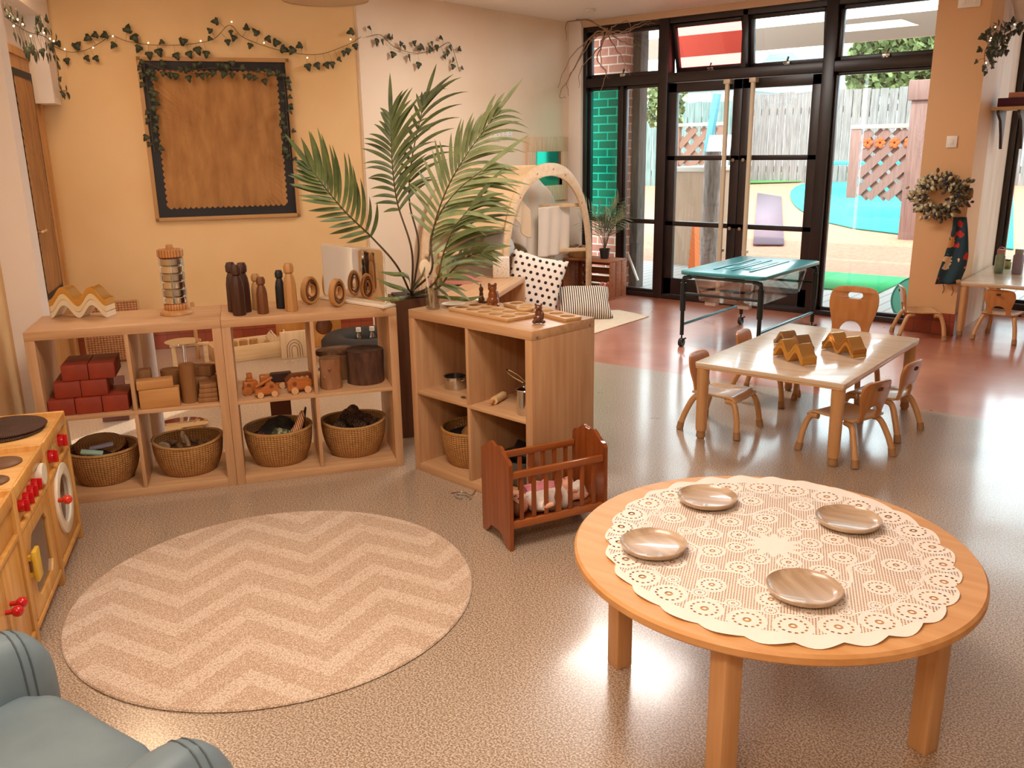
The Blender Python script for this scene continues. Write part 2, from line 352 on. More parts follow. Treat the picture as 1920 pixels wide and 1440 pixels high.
def sash(name, x0, x1, z0, z1, fw, pane, tilt=0, rails=(), y=7.61, latch=False, d=.045, bot=None, mat=None):
    e = bpy.data.objects.new(name, None); COL.objects.link(e); e['kind'] = 'structure'; e.location = (0, y, z1); e.rotation_euler = (tilt, 0, 0)
    f = MB(); h = z1-z0; bt = bot or fw
    f.box(x0, x0+fw, -d/2, d/2, -h, 0, .003); f.box(x1-fw, x1, -d/2, d/2, -h, 0, .003); f.box(x0, x1, -d/2, d/2, -fw, 0, .003); f.box(x0, x1, -d/2, d/2, -h, -h+bt, .003)
    for r in rails: f.box(x0, x1, -d/2, d/2, r-z1-.022, r-z1+.022, .003)
    f.obj('frame', mat or BLACKF, e)
    zs = [z0+bt]+sorted(rails)+[z1-fw]
    for i in range(len(zs)-1):
        g = MB(); g.box(x0+fw*.7, x1-fw*.7, -.003, .003, zs[i]-z1-.005, zs[i+1]-z1+.005); g.obj('pane', pane[i] if isinstance(pane, list) else pane, e)
    if latch:
        g = MB(); xm = (x0+x1)/2; g.box(xm-.03, xm+.03, -.045, -.02, -h+.005, -h+.03, .003); g.box(xm-.022, xm-.004, -.05, -.03, -h-.03, -h+.01, .002); g.box(xm+.004, xm+.022, -.05, -.03, -h-.03, -h+.01, .002); g.bar((xm, -.04, -h+.02), (xm+.02, -.05, -h+.07), .012); g.obj('latch', STEEL, e)
    return e
sash('window_1', X0+.035, X1-.05, ZT1, ZH-.05, .035, CLEAR, 0, latch=True)
sash('window_2', X1+.05, X2-.025, ZT1, ZH-.05, .035, RED, math.radians(16), latch=True)
sash('window_3', X2+.025, X3-.05, ZT1, ZH-.05, .035, CLEAR, math.radians(7), latch=True)
sash('window_4', X3+.05, X4-.025, ZT1, ZH-.05, .035, CLEAR, 0, latch=True)
ZR = aty(1195, 414, 7.61).z
sash('window_5', X0+.035, X5-.02, .045, ZT0, .03, [CLEAR, TEAL], rails=(ZR,))
sash('window_6', X5+.02, X1-.05, .045, ZT0, .03, CLEAR, rails=(ZR,))
sash('window_7', X3+.05, X4-.025, .045, ZT0, .028, CLEAR)
ZA, ZB = aty(1320, 296, 7.61).z, aty(1320, 421, 7.61).z
def door(name, x0, x1, hx_, label):
    e = sash(name, x0, x1, .05, ZT0-.005, .085, CLEAR, rails=(ZB, ZA), d=.05, bot=.16, y=7.60)
    zz = e.location.z
    p = MB(); p.tube([(hx_, -.075, 2.0-zz), (hx_, -.075, .12-zz)], .021, 12); p.box(hx_-.03, hx_+.03, -.1, -.02, 1.99-zz, 2.03-zz, .004); p.box(hx_-.02, hx_+.02, -.09, -.02, .5-zz, .53-zz, .004)
    h = p.obj('handle', M('pole_beige', 'CDBB9F', rough=.4), e)
    k = MB()
    for z in (ZA-.02, ZB-.02): k.cyl((x1-.05 if name == 'door_1' else x0+.04, -.045, z-zz), (x1-.05 if name == 'door_1' else x0+.04, -.02, z-zz), .016, n=12)
    k.obj('lock', STEEL, e)
door('door_1', X1+.05, X2-.004, aty(1357, 300, 7.52).x, '')
door('door_2', X2+.004, X3-.05, aty(1404, 300, 7.52).x, '')
# bay window at the right
b = MB()
for x, wd in ((-1.52, .05), (-.75, .05), (.0, .05), (1.38, .05)): b.box(x-wd/2, x+wd/2, 8.5, 8.62, 0, ZH, .004)
b.box(-1.54, 1.4, 8.5, 8.62, ZH-.1, CZ, .004); b.box(-1.54, 1.4, 8.5, 8.62, 0, .1, .004)
struct('trim_5', b, BLACKF)
for i, (a, c) in enumerate(((-1.495, -.775), (-.725, -.025), (.025, 1.355))): sash('window_%d' % (8+i), a, c, .1, ZH-.1, .03, CLEAR, y=8.56)

# left door with sacking notice board
def LP(s0, s1, t0, t1): return [tuple(L(s, t).xy) for s, t in ((s0, t0), (s1, t0), (s1, t1), (s0, t1))]
b = MB(); b.prism(LP(-1.285, -1.265, 6.12, 6.95), 0, 2.08, 'z'); b.prism(LP(-1.285, -1.25, 6.95, 7.02), 0, 2.13, 'z'); b.prism(LP(-1.285, -1.25, 6.05, 6.12), 0, 2.13, 'z'); b.prism(LP(-1.285, -1.25, 6.05, 7.02), 2.08, 2.13, 'z')
d3 = struct('door_3', b, M('door_wood', 'CF9B60', 'BF8748', rough=.5, scale=5, stretch=(6, 6, .5)))
h = MB(); h.cyl(L(-1.265, 6.2, 1.0), L(-1.215, 6.2, 1.0), .01, n=10); h.cyl(L(-1.215, 6.2, 1.0), L(-1.215, 6.32, 1.0), .009, n=10); h.obj('door_handle', CHROME, d3)
BURL = M('burlap', 'B5834C', '98683A', rough=.9, scale=6, stretch=(3, 3, .8), bump=.5, bscale=9, lo=.3, hi=.75)
def board(root, w_, h_, frame=None, border=.1, teeth=22, fabric=BURL):
    """notice board facing -Y in local axes, origin at its bottom left back"""
    if frame:
        f = MB(); q = .028
        f.box(0, w_, -.028, 0, 0, q, .003); f.box(0, w_, -.028, 0, h_-q, h_, .003); f.box(0, q, -.028, 0, 0, h_, .003); f.box(w_-q, w_, -.028, 0, 0, h_, .003); f.obj('frame', frame, root)
    q = .026; p = MB(); p.box(q, w_-q, -.012, -.002, q, h_-q); p.obj('border', M('black_border', '1C1A1E', rough=.6), root)
    def edge(z): 
        return z
    n = teeth; out = []
    x0, x1, z0, z1 = q+border, w_-q-border, q+border, h_-q-border; am = .014
    def run(a, c, fx):
        for i in range(n*4): t = i/(n*4); out.append(fx(a+(c-a)*t, am*abs(math.sin(PI*t*n))))
    run(x0, x1, lambda u, k: (u, z0-k)); run(z0, z1, lambda u, k: (x1+k, u)); run(x1, x0, lambda u, k: (u, z1+k)); run(z1, z0, lambda u, k: (x0-k, u))
    cx, cz = (x0+x1)/2, (z0+z1)/2; c = MB(); K = 16; rg = []
    def hgt(x, z): return .010*noise.noise(Vector((x*4.5, z*1.6, 2)))+.006*noise.noise(Vector((x*13, z*6, 5)))+.006*max(0, 1-abs(z-(.32*h_)-.02*math.sin(x*4))/.02)+.004*max(0, 1-abs(z-.62*h_)/.015)
    for k in range(K+1):
        s = k/K; s2 = s
        rg.append([c._v((cx+(x-cx)*s2, -.016-(.016*(1-s**8) if True else 0)*.6-hgt(x*s2, z*s2)*(1-s**6), cz+(z-cz)*s2)) for x, z in out] if k else [c._v((cx, -.026-hgt(0, 0), cz))])
    m_ = len(out)
    for k in range(K):
        for j in range(m_):
            if k == 0: c.bm.faces.new((rg[0][0], rg[1][j], rg[1][(j+1) % m_]))
            else: c.bm.faces.new((rg[k][j], rg[k][(j+1) % m_], rg[k+1][(j+1) % m_], rg[k+1][j]))
    c.obj('sacking', fabric, root, ang=60)
t = thing('door_notice_board', 'tall sacking notice board with jagged black border on the left door', 'notice board', L(-1.262, 6.16, .52))
t.rotation_euler = (0, 0, AL+PI/2); board(t, .655, 1.5, None, .06, 26)
pb0 = atn(295, 413, 7.09); W_ = (atn(559, 406, 7.09)-pb0).dot(DL)+.02
t = thing('notice_board', 'wooden framed notice board with brown sacking and black scalloped border on cream wall', 'notice board', L(pb0.dot(DL)-.01, 7.098, .975), AL)
board(t, 1.06, 1.165, M('board_frame', 'B98B54', rough=.5), .075, 22)
# ================================================================ CUBE SHELVING
UW, UD, TO, TI = .7695, .39, .038, .016
C0, C1, C2, C3 = TO, (UW-TI)/2, (UW+TI)/2, UW-TO
def cube_unit(label, loc, rz, back=False):
    t = thing('cube_shelf_unit', label, 'shelf unit', loc, rz, None)
    def p(n, a, m): b = MB(); b.box(*a, .0012); return b.obj(n, m, t)
    p('top_panel', (0, UW, 0, UD, UW-TO, UW), OAKX); p('bottom_panel', (TO, UW-TO, 0, UD, 0, TO), OAKX)
    p('side_panel', (0, TO, 0, UD, 0, UW-TO-.0005), OAKZ); p('side_panel', (UW-TO, UW, 0, UD, 0, UW-TO-.0005), OAKZ)
    p('shelf', (TO, UW-TO, .002, UD, C1, C2), OAKX)
    p('divider', (C1, C2, .001, UD, TO, C1), OAKZ); p('divider', (C1, C2, .001, UD, C2, UW-TO), OAKZ)
    if back: p('back_panel', (TO, UW-TO, UD-.012, UD-.002, TO, UW-TO), OAKZ)
    b = MB()
    if back:
        for z in (.028, .74): b.cyl((UW-.002, .03, z), (UW+.001, .03, z), .006, n=12); b.cyl((UW-.002, UD-.03, z), (UW+.001, UD-.03, z), .006, n=12)
        b.obj('screw_cap', STEEL, t)
    return t
U1 = cube_unit('oak cube shelf unit farthest left, with red bricks in its upper left cell', L(-.897, 3.911), AL)
U2 = cube_unit('oak cube shelf unit with dark peg dolls and a mirror on top', L(-.1265, 3.911), AL)
U3 = cube_unit('oak cube shelf unit standing behind the doll cradle', (-2.825, 2.701, 0), math.radians(-5.28), True)
def onU(u, x, y, z):
    c, s = math.cos(u.rotation_euler.z), math.sin(u.rotation_euler.z); return Vector((u.location.x+c*x-s*y, u.location.y+s*x+c*y, u.location.z+z))
def rzU(u, a=0): return u.rotation_euler.z+a
HT = UW+.0005; HS = C2+.0005; HB = TO+.0005

# ---------------------------------------------------------------- toys on top of the two left units
def wave_block(name, x0, amp, per, n, th, wd, off, mside, mtop, label, loc, rz, group=None, top_shift=0.):
    """thick wave strip: parts body and mirror (its shiny upper face)"""
    t = thing(name, label, 'wave block', loc, rz, group)
    lo, hi, m2, m3 = [], [], [], []
    K = 48
    for i in range(K+1):
        u = i/K; x = x0+per*n*u; z = off+amp*(.5-.5*math.cos(2*PI*n*u)); dz = amp*PI/per*math.sin(2*PI*n*u); l = math.hypot(1, dz); nx, nz = -dz/l, 1/l
        lo.append((x, z)); hi.append((x, z+th)); m2.append((x, z+th+.0003)); m3.append((x, z+th+.0022))
    b = MB(); b.prism(lo+hi[::-1], 0, wd, 'y'); b.obj('body', mside, t)
    b = MB(); b.prism(m2+m3[::-1], .001, wd-.001, 'y'); b.obj('mirror_face', mtop, t)
    return t
wl = at(95, 600, UW); RW = AL-.02
wo = wl+Vector((math.cos(RW)*-.005, math.sin(RW)*-.005, .001))
PGS = M('pale_gold_side', 'EBD6AC', rough=.35, metal=.15)
for k, (nm, ms, mt, lb) in enumerate((('lower', M('silver_side', 'E9DCC2', rough=.3, metal=.15), CHROME, 'pale bottom wave block of the stack on the left shelf unit'), ('middle', PGS, M('pale_gold', 'F0DDB0', rough=.2, metal=1), 'pale gold middle wave block of the stack on the left shelf unit'), ('upper', GOLDP, GOLD, 'gold topmost wave block of the stack on the left shelf unit'))):
    wave_block('wave_block', 0, .056, .126, 2, .024, .085, .0272*k, ms, mt, lb, wo+NL*.045, RW-.30, 'nested wave blocks on the left shelf')
# stacking tower
t = thing('stacking_tower', 'wooden post tower stacked with six mirrored rings on the left shelf unit', 'stacking toy', at(332, 588, UW)+Vector((0, 0, .001)), AL)
b = MB(); b.lathe([(0, 0), (.072, 0), (.072, .006), (.060, .020), (0, .020)], 40); b.obj('base', TANW, t, ang=50)
b = MB(); b.lathe([(0, .0205), (.050, .0205), (.052, .024), (.052, .044), (.050, .047), (0, .047)], 40); b.obj('wooden_ring', M('tower_wood', 'C88F58', 'A86A3A', rough=.4, scale=26, kind='wave', detail=2), t)
for i in range(6):
    z = .0478+i*.0345; b = MB(); b.lathe([(0, z), (.048, z), (.0525, z+.004), (.0525, z+.028), (.048, z+.033), (0, z+.033)], 40); b.obj('mirrored_ring', STEEL if i % 2 else CHROME, t)
z = .0478+6*.0345; b = MB(); b.lathe([(0, z), (.052, z), (.055, z+.003), (.055, z+.03), (.052, z+.034), (0, z+.034)], 40); b.obj('wooden_ring', MC['tower_wood'], t)
b = MB(); b.lathe([(.015, z+.0345), (.015, z+.050), (.012, z+.054), (0, z+.054)], 20); b.obj('peg', TANW, t)
# peg dolls : square bodies tapering up, rounded block heads
def peg_doll(px, py, h, r, m, label, rz=0.2):
    t = thing('peg_doll', label, 'wooden figure', at(px, py, UW)+Vector((0, 0, .001)), AL+rz, 'wooden peg dolls on the shelf')
    b = MB(); n = 8
    b.lathe([(0, 0), (r*1.0, 0), (r*1.05, .006), (r*1.0, h*.55), (r*.82, h*.70), (r*.55, h*.79), (0, h*.79)], n); b.obj('body', m, t, ang=30)
    b = MB(); b.lathe([(0, h*.79), (r*.55, h*.79), (r*.82, h*.82), (r*.84, h*.93), (r*.6, h), (0, h)], n); b.obj('head', m, t, ang=40)
peg_doll(450, 591, .222, .028, DARKW, 'dark brown peg doll in front of the other two tall dark ones')
peg_doll(440, 584, .222, .027, DARKW, 'dark brown tall peg doll at the back left of the dark trio')
peg_doll(461, 585, .222, .027, DARKW, 'dark brown tall peg doll at the back right of the dark trio')
peg_doll(494, 588, .163, .024, MIDW, 'short brown peg doll in front of its lighter twin')
peg_doll(484, 580, .163, .024, TANW, 'short light brown peg doll standing behind a darker one')
peg_doll(528, 578, .175, .022, BLACKW, 'black peg doll beside the tall tan one')
peg_doll(547, 583, .215, .028, TANW, 'tall tan peg doll, rightmost of the peg dolls')
# nested oval rings
def ovals(px, py, label, rz, s=1.12):
    t = thing('nested_oval_blocks', label, 'wooden block', at(px, py, UW)+Vector((0, 0, .058*s+.001)), AL+rz, 'nested wooden ovals beside the mirror')
    for k, (a, th) in enumerate(((1, .2), (.74, .17), (.48, .14))):
        R = .058*s*a
        def egg(r, rx): return [(rx*math.cos(u)*(1-.12*math.sin(u)), r*math.sin(u)) for u in [2*PI*i/36 for i in range(36)]]
        b = MB(); o = egg(R, R*.80); i_ = egg(R*(1-th), R*.80*(1-th*1.1)); b.plate([o, i_], .028, .003, Matrix.Rotation(PI/2, 4, 'X')); b.obj('oval_ring', [TANW, MIDW, TANW][k], t)
ovals(583, 570, 'nested oval wooden rings, left one of three beside the mirror', .75)
ovals(617, 556, 'nested oval wooden rings behind the other two, close to the mirror', 1.15)
ovals(634, 575, 'nested oval wooden rings, nearest to the bottom edge of the mirror', .85)
# mirror, standing in two panes
mA, mB_ = at(606, 560, UW), at(722, 578, UW)
dirm = (mB_-mA); wm = dirm.length; am = math.atan2(dirm.y, dirm.x)
t = thing('tabletop_mirror', 'frameless rounded mirror on a white base standing on the shelf unit', 'mirror', mA+Vector((0, 0, .001)), am)
b = MB(); b.box(-.01, wm+.01, -.02, .06, 0, .012, .003); b.obj('base', M('white_plastic', 'E8DCCB', rough=.3), t)
mh = .255
b = MB(); b.plate([rrect(wm, mh, .02, 5, wm/2, mh/2)], .006, .001, Matrix.Translation((0, .012, .0125)) @ Matrix.Rotation(PI/2, 4, 'X')); b.obj('backing', MC['white_plastic'], t)
b = MB(); b.plate([rrect(wm-.012, mh-.012, .018, 5, wm/2, mh/2)], .0014, .0002, Matrix.Translation((0, .0078, .0125)) @ Matrix.Rotation(PI/2, 4, 'X')); b.obj('mirror_glass', CHROME, t)
# ================================================================ CONTENTS OF THE CELLS
def basket(label, loc, rz, r=.162, h=.15, sy=.85, kx=1., group='seagrass baskets in the lower cells', dip=.0):
    t = thing('woven_basket', label, 'basket', loc, rz, group)
    b = MB(); n = 56
    def R(z): q = z/h; return r*(.74+.26*math.sin(min(1, q*1.15)*PI/2)**.8)
    prof = [(0, .004), (r*.70, .004)]+[(R(h*i/12), h*i/12) for i in range(13)]
    ins = [(R(h*i/12)-.009, max(.012, h*i/12)) for i in range(12, -1, -1)]+[(0, .012)]
    b.lathe(prof[2:]+ins, n, sx=kx, sy=sy); b.lathe([(0, 0), (R(0), 0)], n, sx=kx, sy=sy)
    for v in b.bm.verts:
        a = math.atan2(v.co.y, v.co.x); q = v.co.z/h; v.co.z += dip*math.cos(2*a)*q*q; k = 1+.012*noise.noise(v.co*14); v.co.x *= k; v.co.y *= k
    b.obj('body', BASK, t, ang=50)
    b = MB(); pts = [(kx*(R(h)-.004)*math.cos(2*PI*i/48), sy*(R(h)-.004)*math.sin(2*PI*i/48), h+.001+dip*math.cos(4*PI*i/48)) for i in range(49)]; b.tube(pts, .007, 8, False); b.obj('rim', weave('rim_weave', 'D3A468', 'A37437', 90, 90, axes='polar'), t)
    return t
BZ = HB+.001
bk = []
bk.append(basket('seagrass basket with red cloth and dark toys in it, partly behind the play kitchen', onU(U1, .205, .19, BZ), AL, .150, .15, 1.0))
bk.append(basket('seagrass basket holding pebbles and shells, second from the left', onU(U1, .565, .19, BZ), AL, .156, .15, 1.0, dip=.006))
bk.append(basket('seagrass basket heaped with dark scarves and an orange striped toy', onU(U2, .205, .185, BZ), AL, .158, .165, 1.0))
bk.append(basket('seagrass basket full of pine cones in the right unit of the pair', onU(U2, .562, .19, BZ), AL, .156, .16, 1.0, dip=.005))
bk.append(basket('seagrass basket with black lining and tan cloth behind the cradle', onU(U3, .205, .19, BZ), 0, .150, .17, 1.0))
def crumple(name, label, cat, loc, rad, h, m, seed, rz=0, sx=1., sy=1., amp=.03, freq=9, group=None):
    b = MB(); n = 40
    def f(u, v):
        a = 2*PI*v; r = rad*u; z = h*(1-u**2.4); k = noise.noise(Vector((r*math.cos(a)*freq, r*math.sin(a)*freq, seed)))
        k2 = abs(noise.noise(Vector((r*math.cos(a)*freq*2.3, r*math.sin(a)*freq*2.3, seed+9))))
        return (sx*r*math.cos(a)*(1+.25*k*u), sy*r*math.sin(a)*(1+.25*k*u), z+amp*(k-.8*k2)*(1-u**5))
    b.grid(f, 22, n, True); b.grid(lambda u, v: (sx*rad*u*math.cos(2*PI*v), sy*rad*u*math.sin(2*PI*v), -.012), 3, n, True)
    return one(name, b, m, label, cat, loc, rz, group, ang=80)
REDC = M('red_cloth', '8C1018', rough=.8); NAVYC = M('navy_cloth', '1E2530', rough=.85); DKC = M('dark_scarf', '3A342E', '232120', rough=.85, scale=18)
def inb(u, x, y, z): return onU(u, x, y, HB+z)
crumple('red_cloth', 'dark red cloth lining the leftmost basket', 'cloth', inb(U1, .205, .2, .10), .112, .035, REDC, 1)
crumple('navy_cloth', 'dark navy cloth bundle on top of the red cloth', 'cloth', inb(U1, .2, .14, .120), .062, .035, NAVYC, 2, AL)
b = MB(); b.box(-.045, .045, -.014, .014, 0, .012, .003); one('toy_block', b, M('pale_teal', '9DBFB0', rough=.5), 'pale teal toy block lying in the leftmost basket', 'toy', inb(U1, .175, .075, .16), 0, rot=(.3, .2, AL))
b = MB(); b.box(-.05, .05, -.013, .013, 0, .012, .003); one('toy_block', b, M('grey_lilac', '8C8AA0', rough=.5), 'grey lilac toy block lying behind the pale teal one', 'toy', inb(U1, .21, .12, .17), 0, rot=(.1, -.1, AL+.1))
b = MB(); b.lathe([(0, 0), (.105, 0), (.112, .006), (.105, .014), (0, .012)], 36, sy=.75); one('basket_lid', b, weave('lid_weave', 'B98A4E', '7F5A2C', 30, 260, axes='disc'), 'woven basket lid leaning inside the leftmost basket', 'basket lid', inb(U1, .185, .235, .145), 0, rot=(.35, 0, AL))
crumple('shell_pile', 'brown filling of dried pods in the pebble basket', 'pods', inb(U1, .565, .19, .085), .135, .02, M('pods', '8F6A43', '5F4226', rough=.8, scale=40), 5)['kind'] = 'stuff'
def pebble(px, py, z, r, m, label, rot, nm='pebble', cat='pebble', grp='pebbles and shells in a basket'):
    b = MB(); b.ball((0, 0, 0), r, 16); return one(nm, b, m, label, cat, at(px, py, z), 0, grp, rot=rot)
SHL = M('shell_white', 'D9C6A8', 'B79C78', rough=.5, scale=40)
pebble(345, 823, .165, (.014, .014, .045), SHL, 'tall pale shell standing up in the second basket', (.2, .1, 0), 'seashell', 'shell')
pebble(352, 829, .160, (.011, .011, .038), SHL, 'slim pale shell leaning on the taller shell', (.1, -.3, 0), 'seashell', 'shell')
pebble(308, 835, .150, (.030, .020, .010), SHL, 'flat pale stone at the left of the second basket', (.2, .3, .4))
for i, (px, py) in enumerate(((325, 830), (366, 827), (378, 833), (390, 828), (338, 838))):
    pebble(px, py, .148, (.024, .016, .012), M('stone_brown', '8A6848', '6B4C30', rough=.6, scale=30), ['brown pebble left of the shells', 'brown pebble just right of the shells', 'brown pebble third from the right rim of its basket', 'brown pebble by the right rim of its basket', 'brown pebble in front of the shells'][i], (rnd.random(), rnd.random(), rnd.random()*3))
crumple('dark_scarf', 'dark charcoal scarf spilling over the back of its basket', 'scarf', inb(U2, .2, .2, .115), .135, .075, DKC, 7, amp=.05)
crumple('patterned_scarf', 'green and cream leaf patterned scarf in the basket', 'scarf', inb(U2, .215, .12, .13), .058, .045, M('leaf_scarf', 'A8A27C', '3F4A33', rough=.85, scale=60, lo=.42, hi=.55), 8, AL, amp=.02, freq=22)
crumple('red_brown_scarf', 'red brown striped scarf at the left of the basket', 'scarf', inb(U2, .135, .145, .128), .042, .025, M('stripe_scarf', '8C4A34', '5A2C24', rough=.85, scale=40, kind='wave', detail=3), 9, AL, amp=.02, freq=20)
b = MB(); b.tube(spline([(0, 0, 0), (.03, .01, .02), (.06, .015, .06), (.075, .02, .085)], 5), [.012, .02, .02, .02, .02, .02, .019, .018, .018, .017, .016, .014, .013, .011, .009, .005][:16], 12); 
for v in b.bm.verts: v.co.z *= 1.1
one('striped_toy_animal', b, M('tiger', 'D9A071', '6B4028', rough=.6, scale=34, kind='wave', detail=2, lo=.45, hi=.6), 'orange and pale striped toy animal in the scarf basket', 'toy animal', inb(U2, .265, .075, .15), AL, rot=(0, -.2, AL))
b = MB(); b.prism([(-.012, 0), (.014, 0), (.030, .10), (.024, .105), (.008, .06)], -.006, .006, 'y'); one('toy_tail_fin', b, BLACKW, 'black pointed fin rising from the right of the scarf basket', 'toy', inb(U2, .31, .13, .16), AL)
# pine cones
def cone_mesh(r, h, m):
    b = MB()
    for k in range(7):
        z = h*k/6; rr = r*math.sin(PI*(.15+.8*k/7)); n = 8
        for j in range(n):
            a = 2*PI*(j+.5*(k % 2))/n; c, s_ = math.cos(a), math.sin(a); x = Matrix.Translation((rr*.7*c, rr*.7*s_, z)) @ Matrix.Rotation(a, 4, 'Z') @ Matrix.Rotation(-.5, 4, 'Y'); b.x = x
            b.box(-rr*.5, rr*.5, -rr*.3, rr*.3, -h*.04, h*.04, .001, 1)
    b.x = Matrix.Identity(4); b.lathe([(0, 0), (r*.45, h*.1), (r*.6, h*.5), (r*.3, h), (0, h)], 10); return b
CONE = M('pine_cone', '6A4A38', '3E2A22', rough=.8, scale=50)
c0 = None
cp = [(-.06, -.06, .15), (.0, .0, .185), (.06, -.06, .15), (-.05, .06, .165), (.02, .06, .165), (.06, .02, .16), (-.095, -.01, .145), (.015, .02, .205), (-.03, .0, .175), (.095, -.01, .145), (-.085, .045, .15), (.0, .09, .15)]
wh = ['front left of the pile', 'on top in the middle of the pile', 'front right of the pile', 'back left of the pile', 'near the middle back of the pile', 'right of centre in the pile', 'far left of the pile', 'topmost of the pile', 'left of the topmost one', 'at the right rim', 'at the left rim', 'at the very back of the pile']
for i, (px, py, z) in enumerate(cp):
    lb = 'dark brown pine cone, '+wh[i]
    if c0 is None: c0 = one('pine_cone', cone_mesh(.026, .055, CONE), CONE, lb, 'pine cone', inb(U2, .562+px*.9, .19+py*.9, z-.015), 0, 'pine cones in a basket', rot=(1.2, .2, 0))
    else: dup(c0, inb(U2, .562+px*.9, .19+py*.9, z-.015), (rnd.uniform(.6, 2), rnd.uniform(-1, 1), rnd.uniform(0, 6)), lb)
crumple('moss_filling', 'dark mossy filling under the pine cones', 'moss', inb(U2, .562, .19, .10), .13, .03, M('moss', '4A3A2C', '2E2620', rough=.9, scale=40), 15)['kind'] = 'stuff'
crumple('black_liner', 'black cloth lining the basket behind the cradle', 'cloth', inb(U3, .205, .19, .13), .132, .02, NAVYC, 12)
crumple('tan_cloth', 'folded tan cloth on the black lined basket', 'cloth', inb(U3, .24, .2, .15), .085, .06, M('tan_cloth', 'C39A68', rough=.85), 13, 0, amp=.03, freq=14)
b = MB(); b.box(-.05, .05, -.03, .03, 0, .02, .004); one('dark_box', b, NAVYC, 'small dark navy box on top of the tan cloth', 'box', inb(U3, .25, .25, .205), 0)
b = MB(); b.lathe([(.08, 0), (.115, .05), (.12, .12), (.113, .12), (.108, .05), (0, .01), (0, 0)], 32); one('wire_basket', b, M('grey_wire', '6F6A66', rough=.4, metal=.6), 'grey metal bowl in the cell just behind the cradle rail', 'bowl', onU(U3, .56, .17, BZ), 0)
b = MB(); b.box(-.05, .05, -.04, .04, 0, .07, .006); one('black_bag', b, BLACKW, 'black box shaped bag in the grey metal bowl', 'bag', onU(U3, .57, .15, BZ+.11), .4, rot=(.5, .3, .4))

# toy bricks : pyramid of red cardboard bricks
BR = M('brick_red', '9A3A22', '86301C', rough=.55, scale=12, bump=.1)
b = MB(); b.box(-.052, .052, -.10, .10, 0, .070, .004); br0 = None
def brick(x, y, z, label, rz=0):
    global br0, b
    p = onU(U1, x, y, HS+z)
    if br0 is None: br0 = one('toy_brick', b, BR, label, 'toy brick', p, rzU(U1, rz), 'red toy bricks in the shelf cell')
    else: dup(br0, p, (0, 0, rzU(U1, rz)), label)
brick(.093, .13, 0, 'red toy brick, left end of the bottom row'); brick(.199, .13, 0, 'red toy brick, middle of the bottom row'); brick(.305, .13, 0, 'red toy brick, right end of the bottom row')
brick(.120, .15, .071, 'red toy brick, left one of the middle row', .02); brick(.227, .15, .071, 'red toy brick, right one of the middle row')
brick(.158, .16, .142, 'red toy brick, top left of the pile'); brick(.264, .16, .142, 'red toy brick, top right of the pile')
# unit blocks, cell two
PB = M('maple_block', 'C9945A', 'B9824A', rough=.5, scale=5, stretch=(.6, 6, 6))
DB = M('brown_block', '9A6B42', '86592F', rough=.55, scale=5, stretch=(6, 6, .6))
def blk(a, x, y, z, label, m=PB, rz=0, nm='wooden_block', cat='wooden block', g='building blocks in the shelf cell'):
    b = MB(); b.box(-a[0]/2, a[0]/2, -a[1]/2, a[1]/2, 0, a[2], .003); return one(nm, b, m, label, cat, onU(U1, x, y, HS+z), rzU(U1, rz), g)
blk((.165, .055, .085), .485, .045, 0, 'large pale oblong wooden block at the front of the cell')
blk((.15, .06, .040), .470, .05, .086, 'long pale wooden block lying on the large oblong block', PB, .1)
b = MB(); b.cyl((0, 0, 0), (0, 0, .175), .033, n=28); one('wooden_cylinder', b, DB, 'upright brown wooden cylinder next to the oblong block', 'wooden block', onU(U1, .605, .075, HS), 0, 'building blocks in the shelf cell')
b = MB(); b.cyl((0, 0, 0), (0, 0, .135), .045, n=28); one('wooden_cylinder', b, DB, 'thick brown cylinder behind the pale blocks', 'wooden block', onU(U1, .53, .17, HS), 0, 'building blocks in the shelf cell')
blk((.05, .05, .15), .425, .15, 0, 'upright dark square block at the left of the cell', DB)
for k in range(4): blk((.085-.004*k, .09, .020), .685, .08+.004*k, .0205*k, ['bottom', 'second', 'third', 'top'][k]+' thin brown slat block of the small stack', DB, .05*k-.05)
blk((.10, .09, .09), .665, .2, .0, 'dark square block behind the slat stack', DB, .3); blk((.12, .06, .045), .655, .2, .091, 'dark oblong block across the square block', DB, -.4)
# mirrored cake stand shape among the blocks
b = MB(); b.lathe([(0, 0), (.04, 0), (.036, .006), (.010, .012), (.010, .10), (.03, .115), (.036, .13), (.028, .135), (0, .132)], 28); one('glass_goblet', b, glassm('goblet_glass', (.93, .9, .84), .25), 'clear glass goblet catching the light between the wooden blocks', 'goblet', onU(U1, .60, .21, HS), 0)
